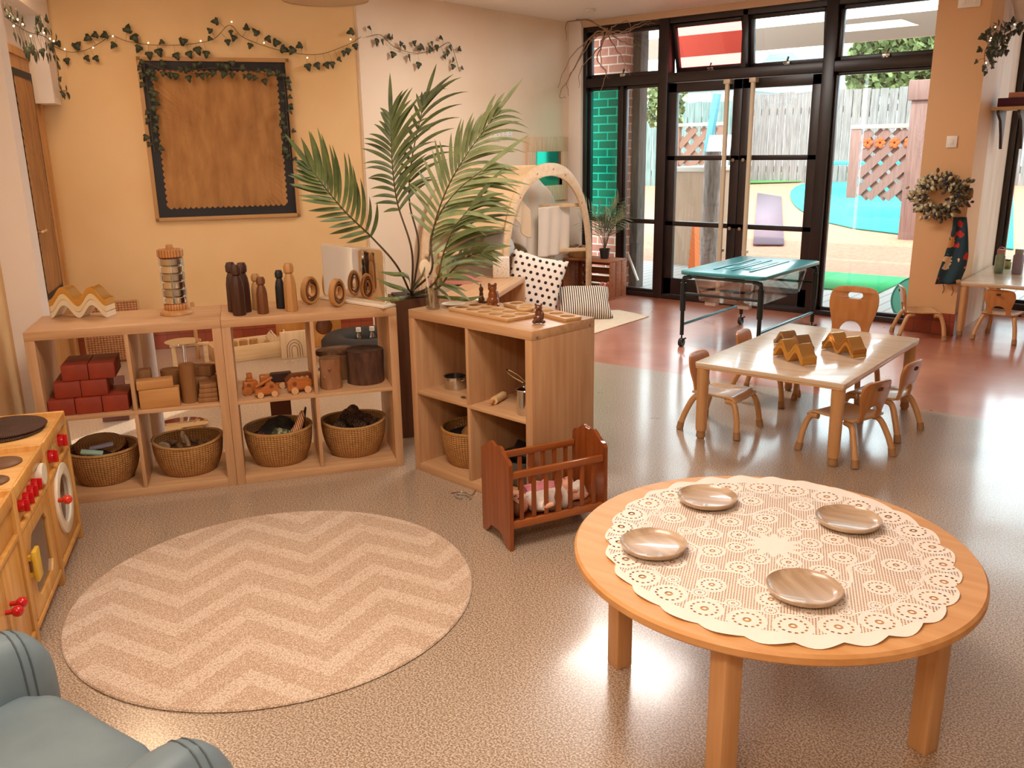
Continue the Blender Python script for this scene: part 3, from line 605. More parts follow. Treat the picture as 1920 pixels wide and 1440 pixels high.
# toy vehicles
WH = M('wheel_pale', 'D9A97A', rough=.4); VW = M('vehicle_wood', 'BD6E30', 'A85C24', rough=.3, scale=6, coat=.3); VW2 = M('vehicle_dark', '7A4526', rough=.35)
def vehicle(kind, label, x, y, rz):
    t = thing('toy_'+kind, label, 'toy vehicle', onU(U2, x, y, HS), rzU(U2, rz), 'wooden toy vehicles on the shelf')
    def wheels(xs, r, hw, m=WH):
        for xx in xs:
            for s_ in (-1, 1): q = MB(); q.cyl((xx, s_*hw, r), (xx, s_*(hw+.009), r), r, n=20); q.cyl((xx, s_*(hw+.009), r), (xx, s_*(hw+.011), r), r*.3, n=10); q.obj('wheel', m, t)
    b = MB()
    if kind == 'car':
        b.prism([(-.052, .012), (.052, .012), (.055, .030), (.045, .052), (.022, .066), (.004, .066), (-.008, .044), (-.050, .038)], -.022, .022, 'y', .005); b.obj('body', VW, t)
        q = MB(); q.cyl((.022, -.0235, .048), (.022, -.021, .048), .009, n=16); q.obj('window', VW2, t); wheels((-.03, .032), .014, .0225)
        q = MB(); q.cyl((-.045, 0, .048), (.03, 0, .085), .006, n=10); q.obj('ladder_pole', VW, t)
    elif kind == 'engine':
        b.box(-.035, .03, -.022, .022, .016, .062, .006); b.box(-.02, .012, -.018, .018, .062, .075, .003); b.obj('body', VW, t)
        q = MB(); q.box(-.016, .008, -.013, .013, .0755, .098, .003); q.obj('chimney', VW, t)
        q = MB(); q.cyl((-.012, -.0235, .045), (-.012, -.021, .045), .009, n=16); q.obj('window', VW2, t); wheels((-.02,), .020, .0225, VW); wheels((.034,), .015, .0225, VW)
    elif kind == 'tipper_truck':
        b.box(-.06, -.012, -.024, .024, .014, .068, .008); b.box(-.012, .07, -.02, .02, .014, .028, .003); b.obj('cab', VW, t)
        q = MB(); q.prism([(-.008, .032), (.055, .03), (.085, .07), (-.008, .07)], -.024, .024, 'y', .003); q.obj('tipper', M('tipper_black', '2E1A18', rough=.4), t); wheels((-.036, .04), .015, .0245)
    elif kind == 'bus':
        b.prism([(-.065, .014), (.065, .014), (.065, .055), (.05, .066), (-.04, .066), (-.065, .045)], -.023, .023, 'y', .006); b.obj('body', VW2, t)
        for k in range(4): q = MB(); q.cyl((-.032+k*.023, -.0245, .047), (-.032+k*.023, -.022, .047), .008, n=16); q.obj('window', WH, t)
        wheels((-.038, .038), .014, .0235)
    elif kind == 'lorry':
        b.prism([(-.055, .014), (.05, .014), (.052, .055), (.03, .066), (-.035, .066), (-.055, .05)], -.026, .026, 'y', .009); b.obj('body', VW, t)
        q = MB(); q.cyl((-.028, -.0275, .047), (-.028, -.025, .047), .010, n=16); q.obj('window', VW2, t); wheels((-.03, .03), .016, .0265)
    return t
vehicle('engine', 'orange brown wooden toy engine with a chimney block, leftmost vehicle', .10, .12, .1)
vehicle('car', 'small wooden toy car with a pole on top at the front of the shelf', .165, .05, .1)
vehicle('tipper_truck', 'wooden toy tipper truck with a dark bucket at the back', .20, .19, .05)
vehicle('bus', 'dark wooden toy bus with four round windows', .315, .17, .15)
vehicle('lorry', 'rounded wooden toy lorry beside the cell divider', .315, .07, .15)
# log slices
BARK = M('bark', '6A4632', '3E2519', rough=.9, scale=26, stretch=(1, 1, .25), bump=.9, bscale=30); RING = M('log_end', 'A07850', '7E5836', rough=.7, scale=40, kind='voronoi', lo=0, hi=.5)
def log(label, x, y, r, h, m, mt, seed, amp=.06, kind='log'):
    t = thing('log_'+kind, label, 'log', onU(U2, x, y, HS), 0.3)
    b = MB(); K = 40
    def f(u, v):
        a = 2*PI*v; q = r*(1+amp*noise.noise(Vector((math.cos(a)*1.6, math.sin(a)*1.6, seed+u*1.2)))+.025*noise.noise(Vector((math.cos(a)*9, math.sin(a)*9, seed+u*3))))
        return (q*math.cos(a), q*math.sin(a), h*u)
    b.grid(f, 10, K, True); b.bm.faces.new([v for v in b.bm.verts][:K]); b.obj('bark', m, t, ang=60)
    b = MB(); b.bm.faces.new([b._v(Vector(f(1, j/K))+Vector((0, 0, .001))) for j in range(K)]); o = b.obj('cut_face', mt, t)
    return t
log('dark bark covered log stump on the right shelf cell', .632, .16, .088, .158, BARK, M('stump_top', '5E4433', '3D291D', rough=.8, scale=30), 1)
t = log('smooth pale brown log with knots beside the dark stump', .462, .1, .050, .145, M('peeled_log', 'B5835A', '8A5C3B', rough=.6, scale=9, stretch=(2, 2, .5), bump=.4), RING, 5, .16, 'section')
for a, z in ((3.4, .09), (4.4, .06), (4.9, .10)): b = MB(); b.ball((.05*math.cos(a+.3), .05*math.sin(a+.3), z), .008, 12); b.obj('knot', MC['peeled_log'], t)
b = MB(); b.lathe([(0, 0), (.09, 0), (.095, .01), (.09, .022), (0, .022)], 30, sy=.7); one('log_slice', b, RING, 'thin pale log slice lying across behind the two logs', 'log', onU(U2, .50, .27, HS+.125), AL+.3)
b = MB(); b.box(-.07, .07, -.05, .05, 0, .124, .005); one('wooden_block', b, DB, 'dark wooden block holding up the log slice', 'wooden block', onU(U2, .5, .27, HS), AL)

# ---------------------------------------------------------------- unit three
def steel_pot(label, p, r, h, nm='steel_pot'):
    t = thing(nm, label, 'pot', p); b = MB(); b.lathe([(0, 0), (r*.94, 0), (r, .006), (r, h), (r*1.06, h+.002), (r*1.06, h+.004), (r-.003, h+.002), (r-.003, .004), (0, .003)], 36); b.obj('body', STEEL, t)
    b = MB()
    return t
t = steel_pot('small two handled steel cooking pot on the upper left shelf', onU(U3, .135, .15, HS), .052, .055)
for s_ in (-1, 1): b = MB(); b.tube(spline([(s_*.047, -.014, .045), (s_*.062, -.010, .046), (s_*.062, .010, .046), (s_*.047, .014, .045)], 5), .0025, 8); b.obj('handle', STEEL, t)
t = thing('pepper_grinder', 'small steel and glass pepper grinder against the cell divider', 'grinder', onU(U3, .30, .2, HS))
b = MB(); b.lathe([(0, 0), (.021, 0), (.021, .062), (.018, .066), (0, .066)], 24); b.obj('body', STEEL, t)
b = MB(); b.lathe([(.017, .0665), (.017, .08), (.006, .085), (.006, .092), (.011, .098), (.011, .106), (0, .11)], 24); b.obj('cap', CHROME, t)
b = MB(); b.ball((0, 0, .004), (.016, .011, .004), 14); b.cyl((.012, 0, .004), (.085, .02, .004), .0025, n=8); one('steel_spoon', b, STEEL, 'small steel spoon lying at the front of the shelf', 'spoon', onU(U3, .295, .055, HS), 0)
RPP = (at(917, 757, .41)+at(952, 736, .41))/2; RPP.z = HS+.0175
t = thing('rolling_pin', 'pale wooden toy rolling pin lying on the shelf', 'rolling pin', RPP, math.atan2((at(952, 736, .41)-at(917, 757, .41)).y, (at(952, 736, .41)-at(917, 757, .41)).x))
b = MB(); b.cyl((-.048, 0, 0), (.048, 0, 0), .0175, n=24); b.obj('roller', PALEW, t, ang=40)
for s_ in (-1, 1): b = MB(); b.cyl((s_*.0485, 0, 0), (s_*.06, 0, 0), .006, n=12); b.ball((s_*.070, 0, 0), (.013, .009, .009), 14); b.obj('handle', TANW, t)
t = thing('steel_mug', 'tall steel mug half behind the front upright', 'mug', onU(U3, .665, .07, HS)); b = MB(); b.lathe([(0, 0), (.036, 0), (.038, .004), (.038, .10), (.040, .103), (.036, .103), (.036, .004), (0, .004)], 32); b.obj('body', STEEL, t)
b = MB(); b.tube([(.0385*math.cos(2*PI*i/32), .0385*math.sin(2*PI*i/32), .107) for i in range(33)], .0035, 8, False); b.obj('rim', CHROME, t)
t = thing('wire_whisk', 'wire handled strainer resting across the steel mug', 'strainer', onU(U3, .655, .115, HS+.118), rzU(U3, 0)); b = MB(); b.tube([(.036*math.cos(2*PI*i/28), .036*math.sin(2*PI*i/28), 0) for i in range(29)], .003, 8, False); b.obj('rim', STEEL, t)
b = MB(); b.lathe([(.035, 0), (.030, -.016), (.015, -.026), (0, -.028)], 24); b.obj('mesh_bowl', M('sieve', 'A8A49C', rough=.4, metal=.8), t, solid=.001)
b = MB(); b.tube(spline([(-.034, -.006, 0), (-.09, -.016, .02), (-.135, -.010, .036), (-.14, .010, .036), (-.09, .016, .02), (-.034, .006, 0)], 5), .0032, 8); b.obj('handle', STEEL, t)
# top of unit three
t = thing('glass_jar', 'clear glass jar holding three wooden spoons on the shelf top', 'jar', at(812, 579, UW)+Vector((0, 0, .001)))
b = MB(); b.lathe([(0, 0), (.030, 0), (.0325, .005), (.0325, .088), (.030, .094), (.031, .10), (.029, .10), (.028, .094), (.030, .086), (.030, .006), (0, .006)], 36); b.obj('body', glassm('jar_glass', (.82, .80, .76), .22), t)
jl = t.location
def spoon(dx, dy, ang, label, h=.15, r=.022, m=PALEWZ):
    t = thing('wooden_spoon', label, 'spoon', jl+Vector((dx, dy, .008)), 0, 'wooden spoons in the jar', tilt=(ang[0], ang[1], _t+.2))
    b = MB(); b.tube([(0, 0, 0), (0, 0, h)], [.0055, .0045], 10); b.obj('handle', m, t)
    b = MB(); b.ball((0, 0, h+r*.95), (r, .005, r*1.5), 18); b.obj('bowl', m, t)
PSP = M('bleached_spoon', 'F0DDC0', rough=.45)
spoon(-.010, -.004, (0, -.10, 0), 'pale wooden spoon with a rounded bowl, left in the jar', .150, .027, PSP)
spoon(.004, .0, (0, .04, 0), 'pale wooden spoon in the middle of the jar', .143, .026, PSP)
spoon(.014, .004, (0, .14, 0), 'narrow wooden spoon leaning right in the jar', .15, .018, TANW)
b = MB(); b.bar((0, 0, 0), (.022, .0, .26), .010, .006, .001); one('wooden_stick', b, TANW, 'long flat wooden stick standing tallest in the jar', 'stick', jl+Vector((.006, .012, .008)), 0, rot=(0, 0, _t))
CUPM = M('tray_wood', 'D9B080', 'C79A66', rough=.4, scale=5, stretch=(1, 6, 6), coat=.1); DIP = M('tray_hollow', 'BF9460', 'A97F4C', rough=.5, scale=8)
def cup_tray(label, p, rz, nx, ny, pit=.062, r=.025, h=.016):
    W2, D2 = nx*pit+.012, ny*pit+.012; t = thing('sorting_tray', label, 'tray', p, rz)
    b = MB(); holes = [circ(r, 28, (i-(nx-1)/2)*pit, (j-(ny-1)/2)*pit) for i in range(nx) for j in range(ny)]
    b.plate([rrect(W2, D2, .008, 3)]+holes, h-.004, .0015, Matrix.Translation((0, 0, .004+(h-.004)/2))); b.plate([rrect(W2-.004, D2-.004, .006, 3)], .004, .0005, Matrix.Translation((0, 0, .002)))
    b.obj('board', CUPM, t)
    for i in range(nx):
        for j in range(ny):
            b = MB(); c = ((i-(nx-1)/2)*pit, (j-(ny-1)/2)*pit, 0); b.lathe([(0, .0048), (r*.6, .0055), (r*.92, .009), (r, h-.003)], 28, c); b.obj('hollow', DIP, t, ang=60)
    return t
c1 = (at(840, 582, UW)+at(960, 605, UW))/2; d1 = at(956, 607, UW)-at(840, 583, UW); a1 = math.atan2(d1.y, d1.x)
cup_tray('pale wooden tray with ten round hollows at the front of the shelf top', c1+Vector((-math.sin(a1)*.070, math.cos(a1)*.070, .001)), a1, 5, 2, .078, .031)
d2 = at(1065, 605, UW)-at(938, 572, UW); a2 = math.atan2(d2.y, d2.x); c2 = (at(938, 574, UW)+at(1065, 606, UW))/2
cup_tray('second narrow wooden tray with hollows behind the bear figure', c2+Vector((-math.sin(a2)*.045, math.cos(a2)*.045, .001)), a2, 6, 1, .078, .031)
b = MB(); b.tube([(.034*math.cos(2*PI*i/32), .034*math.sin(2*PI*i/32), 0) for i in range(33)], .007, 10, False); one('wooden_ring', b, PALEW, 'pale wooden ring lying on the narrow tray', 'ring', at(985, 578, UW+.024), 0)
for px, py, r, lb in ((850, 573, .055, 'pale round dish behind the spoon jar on the shelf top'), (906, 566, .04, 'small pale dish behind the carved cat on the shelf top')):
    b = MB(); b.lathe([(0, 0), (r*.6, 0), (r, .010), (r-.003, .011), (r*.6, .003), (0, .003)], 32); one('pale_dish', b, CREAMP, lb, 'dish', at(px, py, UW)+Vector((0, 0, .001)))
CARV = M('carved_wood', 'A05A26', '6E3210', rough=.22, scale=16, coat=.5, stretch=(1, 1, .5)); CARVD = M('carved_dark', '6B3A22', '48220F', rough=.3, scale=20, coat=.4)
def carved(label, cat, nm, p, rz, balls, m, vox=.0022):
    b = MB()
    for c, r, *q in balls: b.ball(c, r, 16, q[0] if q else None)
    o = one(nm, b, m, label, cat, p, rz, 'carved wooden animals', ang=80)
    k = o.modifiers.new('r', 'REMESH'); k.mode = 'VOXEL'; k.voxel_size = vox; k.use_smooth_shade = True; k = o.modifiers.new('s', 'SMOOTH'); k.iterations = 3; k.factor = .5; return o
RZc = _t
carved('shiny carved wooden cat sitting on the shelf top', 'figurine', 'carved_cat', at(924, 577, UW)+Vector((0, 0, .002)), RZc, [((0, 0, .028), (.028, .022, .028)), ((.002, 0, .055), (.022, .018, .03)), ((0, -.002, .088), (.021, .018, .017)), ((-.014, -.002, .103), (.007, .006, .010)), ((.014, -.002, .103), (.007, .006, .010)), ((-.014, -.010, .010), (.016, .018, .010)), ((.016, -.010, .010), (.016, .018, .010)), ((.02, .012, .04), (.01, .012, .035))], CARV)
carved('slim dark carved wooden bird behind the cat', 'figurine', 'carved_bird', at(903, 572, UW)+Vector((0, 0, .002)), RZc, [((0, 0, .022), (.015, .013, .023)), ((0, 0, .048), (.010, .010, .02)), ((0, 0, .072), (.011, .010, .014)), ((-.002, 0, .088), (.004, .005, .012))], CARVD)
carved('dark carved wooden bear sitting at the edge of the trays', 'figurine', 'carved_bear', at(1010, 607, UW)+Vector((0, 0, .002)), RZc, [((0, 0, .020), (.022, .019, .020)), ((.002, 0, .042), (.017, .015, .022)), ((0, -.004, .066), (.015, .014, .013)), ((-.012, 0, .078), (.005, .005, .006)), ((.012, 0, .078), (.005, .005, .006)), ((-.018, -.014, .009), (.010, .014, .008)), ((.018, -.014, .009), (.010, .014, .008)), ((-.006, -.018, .063), (.006, .007, .005)), ((.016, -.008, .036), (.007, .009, .015))], CARVD, .0018)
# ================================================================ PLAY KITCHEN
KD = .325; KH = .525; KR = AL+PI/2
HOB = M('hob_brown', '6B4A36', rough=.4); SMOKE = M('smoked_plastic', '5A4034', rough=.15, coat=.5)
def k_shell(name, label, t0, w_):
    t = thing(name, label, 'play kitchen', L(-.715, t0), KR)
    def p(n, a, m, bv=.004): b = MB(); b.box(*a, bv); return b.obj(n, m, t)
    p('side_panel', (0, .018, .0, KD, 0, KH), PINE); p('side_panel', (w_-.018, w_, .0, KD, 0, KH), PINE)
    p('worktop', (.0185, w_-.0185, .012, KD, KH-.035, KH-.018), PINEY)
    b = MB(); b.box(.0185, w_-.0185, 0, .0115, KH-.045, KH-.004, .003); b.box(.0185, w_-.0185, KD-.012, KD, KH-.0175, KH, .003); b.obj('lip', PINE, t)
    p('control_panel', (.0185, w_-.0185, .014, .024, KH-.135, KH-.046), PINE, .001)
    p('rail', (.0185, w_-.0185, 0, .022, KH-.155, KH-.137), PINE); p('bottom_rail', (.0185, w_-.0185, .0, .022, .045, .065), PINE); p('plinth', (.0185, w_-.0185, .03, .04, 0, .044), PINE, .001)
    p('back_panel', (.0185, w_-.0185, KD-.011, KD-.001, .0, KH-.036), PINE, .001)
    return t, p
def knob(t, x, z, m=REDP, r=.018, y=.014):
    b = MB(); b.cyl((x, y, z), (x, y-.018, z), r, r*.92, 20); b.box(x-.004, x+.004, y-.030, y-.014, z-r*.95, z+r*.95, .002); b.obj('knob', m, t)
t, p = k_shell('play_washing_machine', 'pine play washing machine with a round cream ringed door and two red knobs', 3.135, .41)
p('door', (.03, .38, .008, .02, .072, KH-.16), PINE)
b = MB(); b.plate([circ(.13, 48), circ(.088, 40)], .012, .003, Matrix.Translation((.195, .002, .25)) @ Matrix.Rotation(PI/2, 4, 'X')); b.obj('door_ring', CREAMP, t)
b = MB(); b.plate([circ(.085, 40)], .004, .0005, Matrix.Translation((.195, .005, .25)) @ Matrix.Rotation(PI/2, 4, 'X')); b.obj('door_window', SMOKE, t)
b = MB(); b.cyl((.075, -.004, .285), (.075, -.02, .285), .008, n=12); b.ball((.075, -.032, .285), .017, 18); b.obj('door_knob', M('orange_red', 'D8361A', rough=.25, coat=.3), t)
knob(t, .12, KH-.088, r=.024); knob(t, .305, KH-.088, r=.024)
b = MB(); b.box(.17, .245, .0125, .0138, KH-.12, KH-.06); b.obj('dial_label', M('dial_label', 'E5C98C', 'B8923F', rough=.4, scale=70, lo=.45, hi=.6), t)
t, p = k_shell('play_cooker', 'pine play cooker with brown hob plates and a row of red knobs', 2.71, .424)
for i, (x, y, r) in enumerate(((.30, .10, .062), (.125, .09, .052), (.30, .235, .052), (.125, .235, .062))):
    b = MB(); b.lathe([(0, 0), (r, 0), (r, .004), (r-.003, .006), (0, .006)], 36, (x, y, KH-.018)); b.obj('hob_plate', HOB, t)
for i in range(4): knob(t, .085+.062*i, KH-.09, r=.020)
b = MB(); b.cyl((.355, .014, KH-.085), (.355, -.008, KH-.085), .036, n=28); k = b.obj('timer', CREAMP, t)
b = MB(); b.plate([rrect(.36, .30, .01, 3), [(u, v) for u, v in rrect(.24, .21, .03, 1)]], .014, .002, Matrix.Translation((.212, .010, .217)) @ Matrix.Rotation(PI/2, 4, 'X')); b.obj('oven_door', PINE, t)
b = MB(); b.box(.09, .334, .011, .015, .11, .325); b.obj('oven_window', SMOKE, t)
b = MB(); b.box(.03, .085, -.022, -.008, .20, .30, .004); b.box(.035, .05, -.01, .006, .215, .23); b.box(.035, .05, -.01, .006, .27, .285); b.obj('oven_handle', M('yellow_wood', 'E2B83E', rough=.35), t)
t, p = k_shell('play_sink_cupboard', 'pine play sink cupboard with red ball knobs, nearest part of the play kitchen', 2.27, .439)
p('door', (.025, .218, .006, .02, .072, KH-.16), PINE); p('door', (.221, .414, .006, .02, .072, KH-.16), PINE)
for x in (.195, .245): b = MB(); b.cyl((x, .006, .25), (x, -.012, .25), .007, n=12); b.ball((x, -.024, .25), .016, 18); b.obj('door_knob', REDP, t)
b = MB(); b.lathe([(.12, 0), (.125, .003), (.115, .003), (.10, -.012), (0, -.012)], 36, (.22, .16, KH-.018)); b.obj('sink', STEEL, t)
MAT = weave('rush_mat', '6A4636', '2C1812', 60, 520, .8, .5, 'disc')
mc = at(8, 800, KH)
for k, (dx, r) in enumerate(((.012, .132), (0, .135))):
    b = MB(); b.lathe([(0, 0), (r, 0), (r+.004, .004), (r, .008), (0, .009)], 56); one('woven_placemat', b, MAT, ['lower one of two dark round woven mats on the play kitchen', 'upper one of two dark round woven mats on the play kitchen'][k], 'placemat', Vector((mc.x+dx, mc.y-dx, KH-.016+.0095*k)), k*.7, 'dark round woven mats')

# ================================================================ CRADLE AND DOLL
cr0 = at(957, 1035); CRA = math.radians(66)
t = thing('doll_cradle', 'dark orange wooden doll cradle with slatted sides in front of the shelf unit', 'doll cradle', cr0, CRA)
CL, CWD = .43, .245
def endp(x0):
    def top(u): # u 0..1 across the width
        return .335+.055*math.sin(PI*min(1, max(0, u)))**.6+.008*math.cos(u*PI*6)
    pts = [(0.0, 0), (.03, .002), (.05, .018), (.075, .045), (.10, .05), (CWD-.10, .05), (CWD-.075, .045), (CWD-.05, .018), (CWD-.03, .002), (CWD, 0), (CWD, .10), (CWD, .30)]
    pts += [(CWD*(1-i/20), top(1-i/20)) for i in range(21)]+[(0, .10)]
    b = MB(); b.prism(pts, x0, x0+.016, 'x', .002); return b.obj('end_panel', CHERRY, t, ang=30)
endp(0); endp(CL-.016)
for y0 in (.004, CWD-.022):
    for z0, z1 in ((.085, .115), (.285, .312)):
        b = MB(); b.box(.0165, CL-.0165, y0, y0+.018, z0, z1, .004); b.obj('rail', CHERRYX, t)
    n = 7
    for i in range(n):
        x = .0165+(CL-.033)*(i+.75)/(n+.5); b = MB()
        if i == 3:
            b.prism([(x-.014, .1155), (x+.014, .1155), (x+.010, .15), (x+.016, .175), (x+.010, .205), (x+.016, .235), (x+.012, .2845), (x-.012, .2845), (x-.016, .235), (x-.010, .205), (x-.016, .175), (x-.010, .15)], y0+.005, y0+.013, 'y')
        else: b.box(x-.009, x+.009, y0+.005, y0+.013, .1155, .2845, .002)
        b.obj('slat', CHERRY, t)
b = MB(); b.box(.0165, CL-.0165, .024, CWD-.024, .092, .10); b.obj('bed_board', CHERRY, t)
def skin_obj(name, verts, edges, m, sub=2, parent=None):
    me = bpy.data.meshes.new(name); me.from_pydata([v[:3] for v in verts], edges, []); o = bpy.data.objects.new(name, me); COL.objects.link(o)
    sk = o.modifiers.new('k', 'SKIN'); sl = me.skin_vertices[0].data
    for i, v in enumerate(verts): sl[i].radius = (v[3], v[3] if len(v) < 5 else v[4]); sl[i].use_root = (i == 0)
    k = o.modifiers.new('u', 'SUBSURF'); k.levels = sub; k.render_levels = sub; me.materials.append(m); o.parent = parent; return o
SKIN = M('doll_skin', 'E0A88C', rough=.5); LILY = M('doll_clothes', 'EFE3DA', 'D8C4BC', rough=.8, scale=16)
def doll(label, p, rz, k=1., cloth=LILY, hair='7A4A2A', roll=0):
    t = thing('baby_doll', label, 'doll', p, rz, 'dolls in the cradle')
    V = [(0, 0, .03, .030, .026), (.05, 0, .033, .032, .028), (.095, 0, .034, .026, .022), (.115, 0, .034, .012), (.09, .035, .035, .014), (.07, .06, .04, .011), (.04, .072, .05, .009), (.09, -.035, .035, .014), (.07, -.06, .04, .011), (.035, -.07, .045, .009),
         (-.03, .02, .03, .018), (-.075, .03, .04, .014), (-.115, .028, .028, .010), (-.125, .03, .045, .009), (-.03, -.02, .03, .018), (-.08, -.025, .036, .014), (-.115, -.03, .03, .010), (-.125, -.03, .046, .009)]
    Ed = [(0, 1), (1, 2), (2, 3), (2, 4), (4, 5), (5, 6), (2, 7), (7, 8), (8, 9), (0, 10), (10, 11), (11, 12), (12, 13), (0, 14), (14, 15), (15, 16), (16, 17)]
    body = skin_obj('body', [tuple(c*k for c in v) for v in V], Ed, SKIN, 2, t)
    b = MB(); b.ball((.150*k, 0, .038*k), (.037*k, .033*k, .034*k), 20); b.ball((.150*k, 0, .072*k), (.006*k, .006*k, .005*k), 8); b.ball((.150*k, .034*k, .036*k), (.008*k, .005*k, .010*k), 8); b.ball((.150*k, -.034*k, .036*k), (.008*k, .005*k, .010*k), 8); b.obj('head', SKIN, t)
    for s_ in (-1, 1): b = MB(); b.ball((.156*k, s_*.012*k, .0685*k), (.004*k, .005*k, .003*k), 8); b.obj('eye', BLACKW, t)
    b = MB(); b.ball((.138*k, 0, .0705*k), (.003*k, .009*k, .003*k), 8); b.obj('mouth', M('doll_mouth', 'B4544C', rough=.5), t)
    b = MB(); b.ball((.162*k, 0, .032*k), (.034*k, .036*k, .034*k), 18); b.obj('hair', M('hair'+hair, hair, rough=.8), t)
    b = MB(); b.tube([(-.035*k, 0, .030*k), (0, 0, .032*k), (.05*k, 0, .034*k), (.095*k, 0, .035*k), (.108*k, 0, .035*k)], [.044*k, .042*k, .041*k, .034*k, .020*k], 20)
    for s_ in (-1, 1): b.tube([(.092*k, s_*.025*k, .036*k), (.072*k, s_*.058*k, .042*k)], [.022*k, .018*k], 12)
    b.obj('romper', cloth, t, ang=60); return t
cd = Vector((math.cos(CRA), math.sin(CRA), 0)); cn = Vector((-cd.y, cd.x, 0))
doll('baby doll in a pale romper lying nearest the left end of the cradle', cr0+cd*.235+cn*.078+Vector((0, 0, .105)), CRA+PI, 1.05)
doll('pink clothed baby doll behind the pale one in the cradle', cr0+cd*.185+cn*.165+Vector((0, 0, .102)), CRA, 1.05, M('pink_clothes', 'D98C94', 'C06A78', rough=.8, scale=20), '2A1A14')
crumple('cradle_blanket', 'white crumpled blanket between the dolls in the cradle', 'blanket', cr0+cd*.36+cn*.12+Vector((0, 0, .108)), .05, .07, M('white_blanket', 'EADFD6', rough=.9), 33, CRA, 1.1, .6, amp=.02, freq=16)
# strap with buckle on the floor and its little chain
sp_ = at(868, 933)
b = MB(); b.tube([(sp_.x+.030*math.cos(a)*1.3, sp_.y+.022*math.sin(a), .006) for a in [i*PI*1.6/24 for i in range(25)]], .005, 8); one('doll_bracelet', b, M('grey_band', 'B0A398', rough=.35, metal=.4), 'grey open bangle lying on the floor beside the cradle', 'bangle')
q = spline([at(845, 925, .004), at(868, 922, .004), at(885, 928, .004), at(896, 905, .004), at(890, 893, .02)], 8)
b = MB(); b.tube(q, .0022, 6); one('bead_chain', b, STEEL, 'thin chain trailing from the bangle to the shelf unit', 'chain')

# ================================================================ RUG
RC = Vector((-2.353, 1.568, 0)); RR = .669
def rug_mat():
    m = M('rug_cotton', 'E6D2BE', rough=.95, sheen=.3); nt, N, Lk, b = nodes(m)
    tc = N.new('ShaderNodeTexCoord'); sp = N.new('ShaderNodeSeparateXYZ'); Lk.new(tc.outputs['Object'], sp.inputs[0]); x, y = sp.outputs[0], sp.outputs[1]
    ch = math_node(nt, 'ADD', math_node(nt, 'ABSOLUTE', math_node(nt, 'SUBTRACT', math_node(nt, 'MODULO', math_node(nt, 'ADD', x, 10.0), .44), .22)), y)
    st = math_node(nt, 'SINE', math_node(nt, 'MULTIPLY', ch, 34.)); st2 = math_node(nt, 'GREATER_THAN', st, .25)
    v = N.new('ShaderNodeTexVoronoi'); v.inputs['Scale'].default_value = 200; Lk.new(tc.outputs['Object'], v.inputs['Vector'])
    k = math_node(nt, 'MULTIPLY', math_node(nt, 'SUBTRACT', 1.0, math_node(nt, 'MULTIPLY', st2, .30)), math_node(nt, 'MULTIPLY', v.outputs['Distance'], 1.6))
    r = N.new('ShaderNodeValToRGB'); Lk.new(k, r.inputs[0]); e = r.color_ramp.elements; e[0].position = .25; e[0].color = hx('EBD9C6'); e[1].position = .95; e[1].color = hx('B99A7E'); Lk.new(r.outputs[0], b.inputs['Base Color'])
    bp = N.new('ShaderNodeBump'); bp.inputs['Strength'].default_value = .5; bp.inputs['Distance'].default_value = .004; bp.invert = True; Lk.new(v.outputs['Distance'], bp.inputs['Height']); Lk.new(bp.outputs[0], b.inputs['Normal']); return m
b = MB(); b.lathe([(0, .0005), (RR, .0005), (RR+.004, .004), (RR, .009), (0, .009)], 120); one('round_rug', b, rug_mat(), 'round cream woven rug with chevron weave on the speckled floor', 'rug', RC, AL)

# ================================================================ ARMCHAIR
def leather():
    m = M('grey_leather', '76878E', '667880', rough=.5, scale=5, bump=.35, bscale=6); return m
LEA = leather()
t = thing('armchair', 'small grey blue leather armchair at the bottom left, seen over its seat', 'armchair', (-1.64, .425, 0), math.radians(4))
def pad(name, x0, x1, y0, y1, z0, z1, r, puff=.0, seed=1, par=t, m=None, n=14):
    """cushion like rounded box"""
    b = MB(); cx, cy, cz = (x0+x1)/2, (y0+y1)/2, (z0+z1)/2; ax, ay, az = (x1-x0)/2, (y1-y0)/2, (z1-z0)/2; e = .34
    def sg(v, p): return math.copysign(abs(v)**p, v)
    def f(u, v):
        ph = -PI/2+PI*u; th = 2*PI*v; c = sg(math.cos(ph), e); X = c*sg(math.cos(th), e); Y = c*sg(math.sin(th), e); Z = sg(math.sin(ph), e)
        k = noise.noise(Vector((X*2.2, Y*2.2, Z*2+seed)))*.010+abs(noise.noise(Vector((X*4, Y*4, Z*3+seed))))*.006
        return (cx+X*(ax+k), cy+Y*(ay+k), cz+Z*(az+k+puff*(1-X*X)*(1-Y*Y)))
    b.grid(f, n*2+1, n*4, True); return b.obj(name, m or LEA, par, ang=80)
pad('seat', -.262, .262, -.26, .245, .20, .325, .03, .004, 3)
def arm(sx):
    b = MB(); x0 = sx*.335
    K = 30
    def f(u, v):
        a = 2*PI*v; y = -.30+.60*u; e = (1-abs(2*u-1)**7)**.5 if 0 < u < 1 else .0
        rz_, rx = .185, .086; k = noise.noise(Vector((math.cos(a)*1.5, math.sin(a)*1.5, y*5+sx)))*.012
        X = math.copysign(abs(math.cos(a))**.75, math.cos(a)); Z = math.copysign(abs(math.sin(a))**.8, math.sin(a))
        return (x0+X*(rx+k)*e, y, .25+Z*(rz_+k)*e)
    b.grid(f, 36, K, True); a_ = b.obj('arm', LEA, t, ang=80)
    for yy in (.225, .205):
        b = MB(); u = (yy+.30)/.60; b.tube([tuple(Vector(f(u, j/40))*1.0+Vector((0, 0, .0))) for j in range(41)], .0022, 6, False); b.obj('seam', M('seam_dark', '4F5B60', rough=.6), a_)
arm(-1); arm(1)
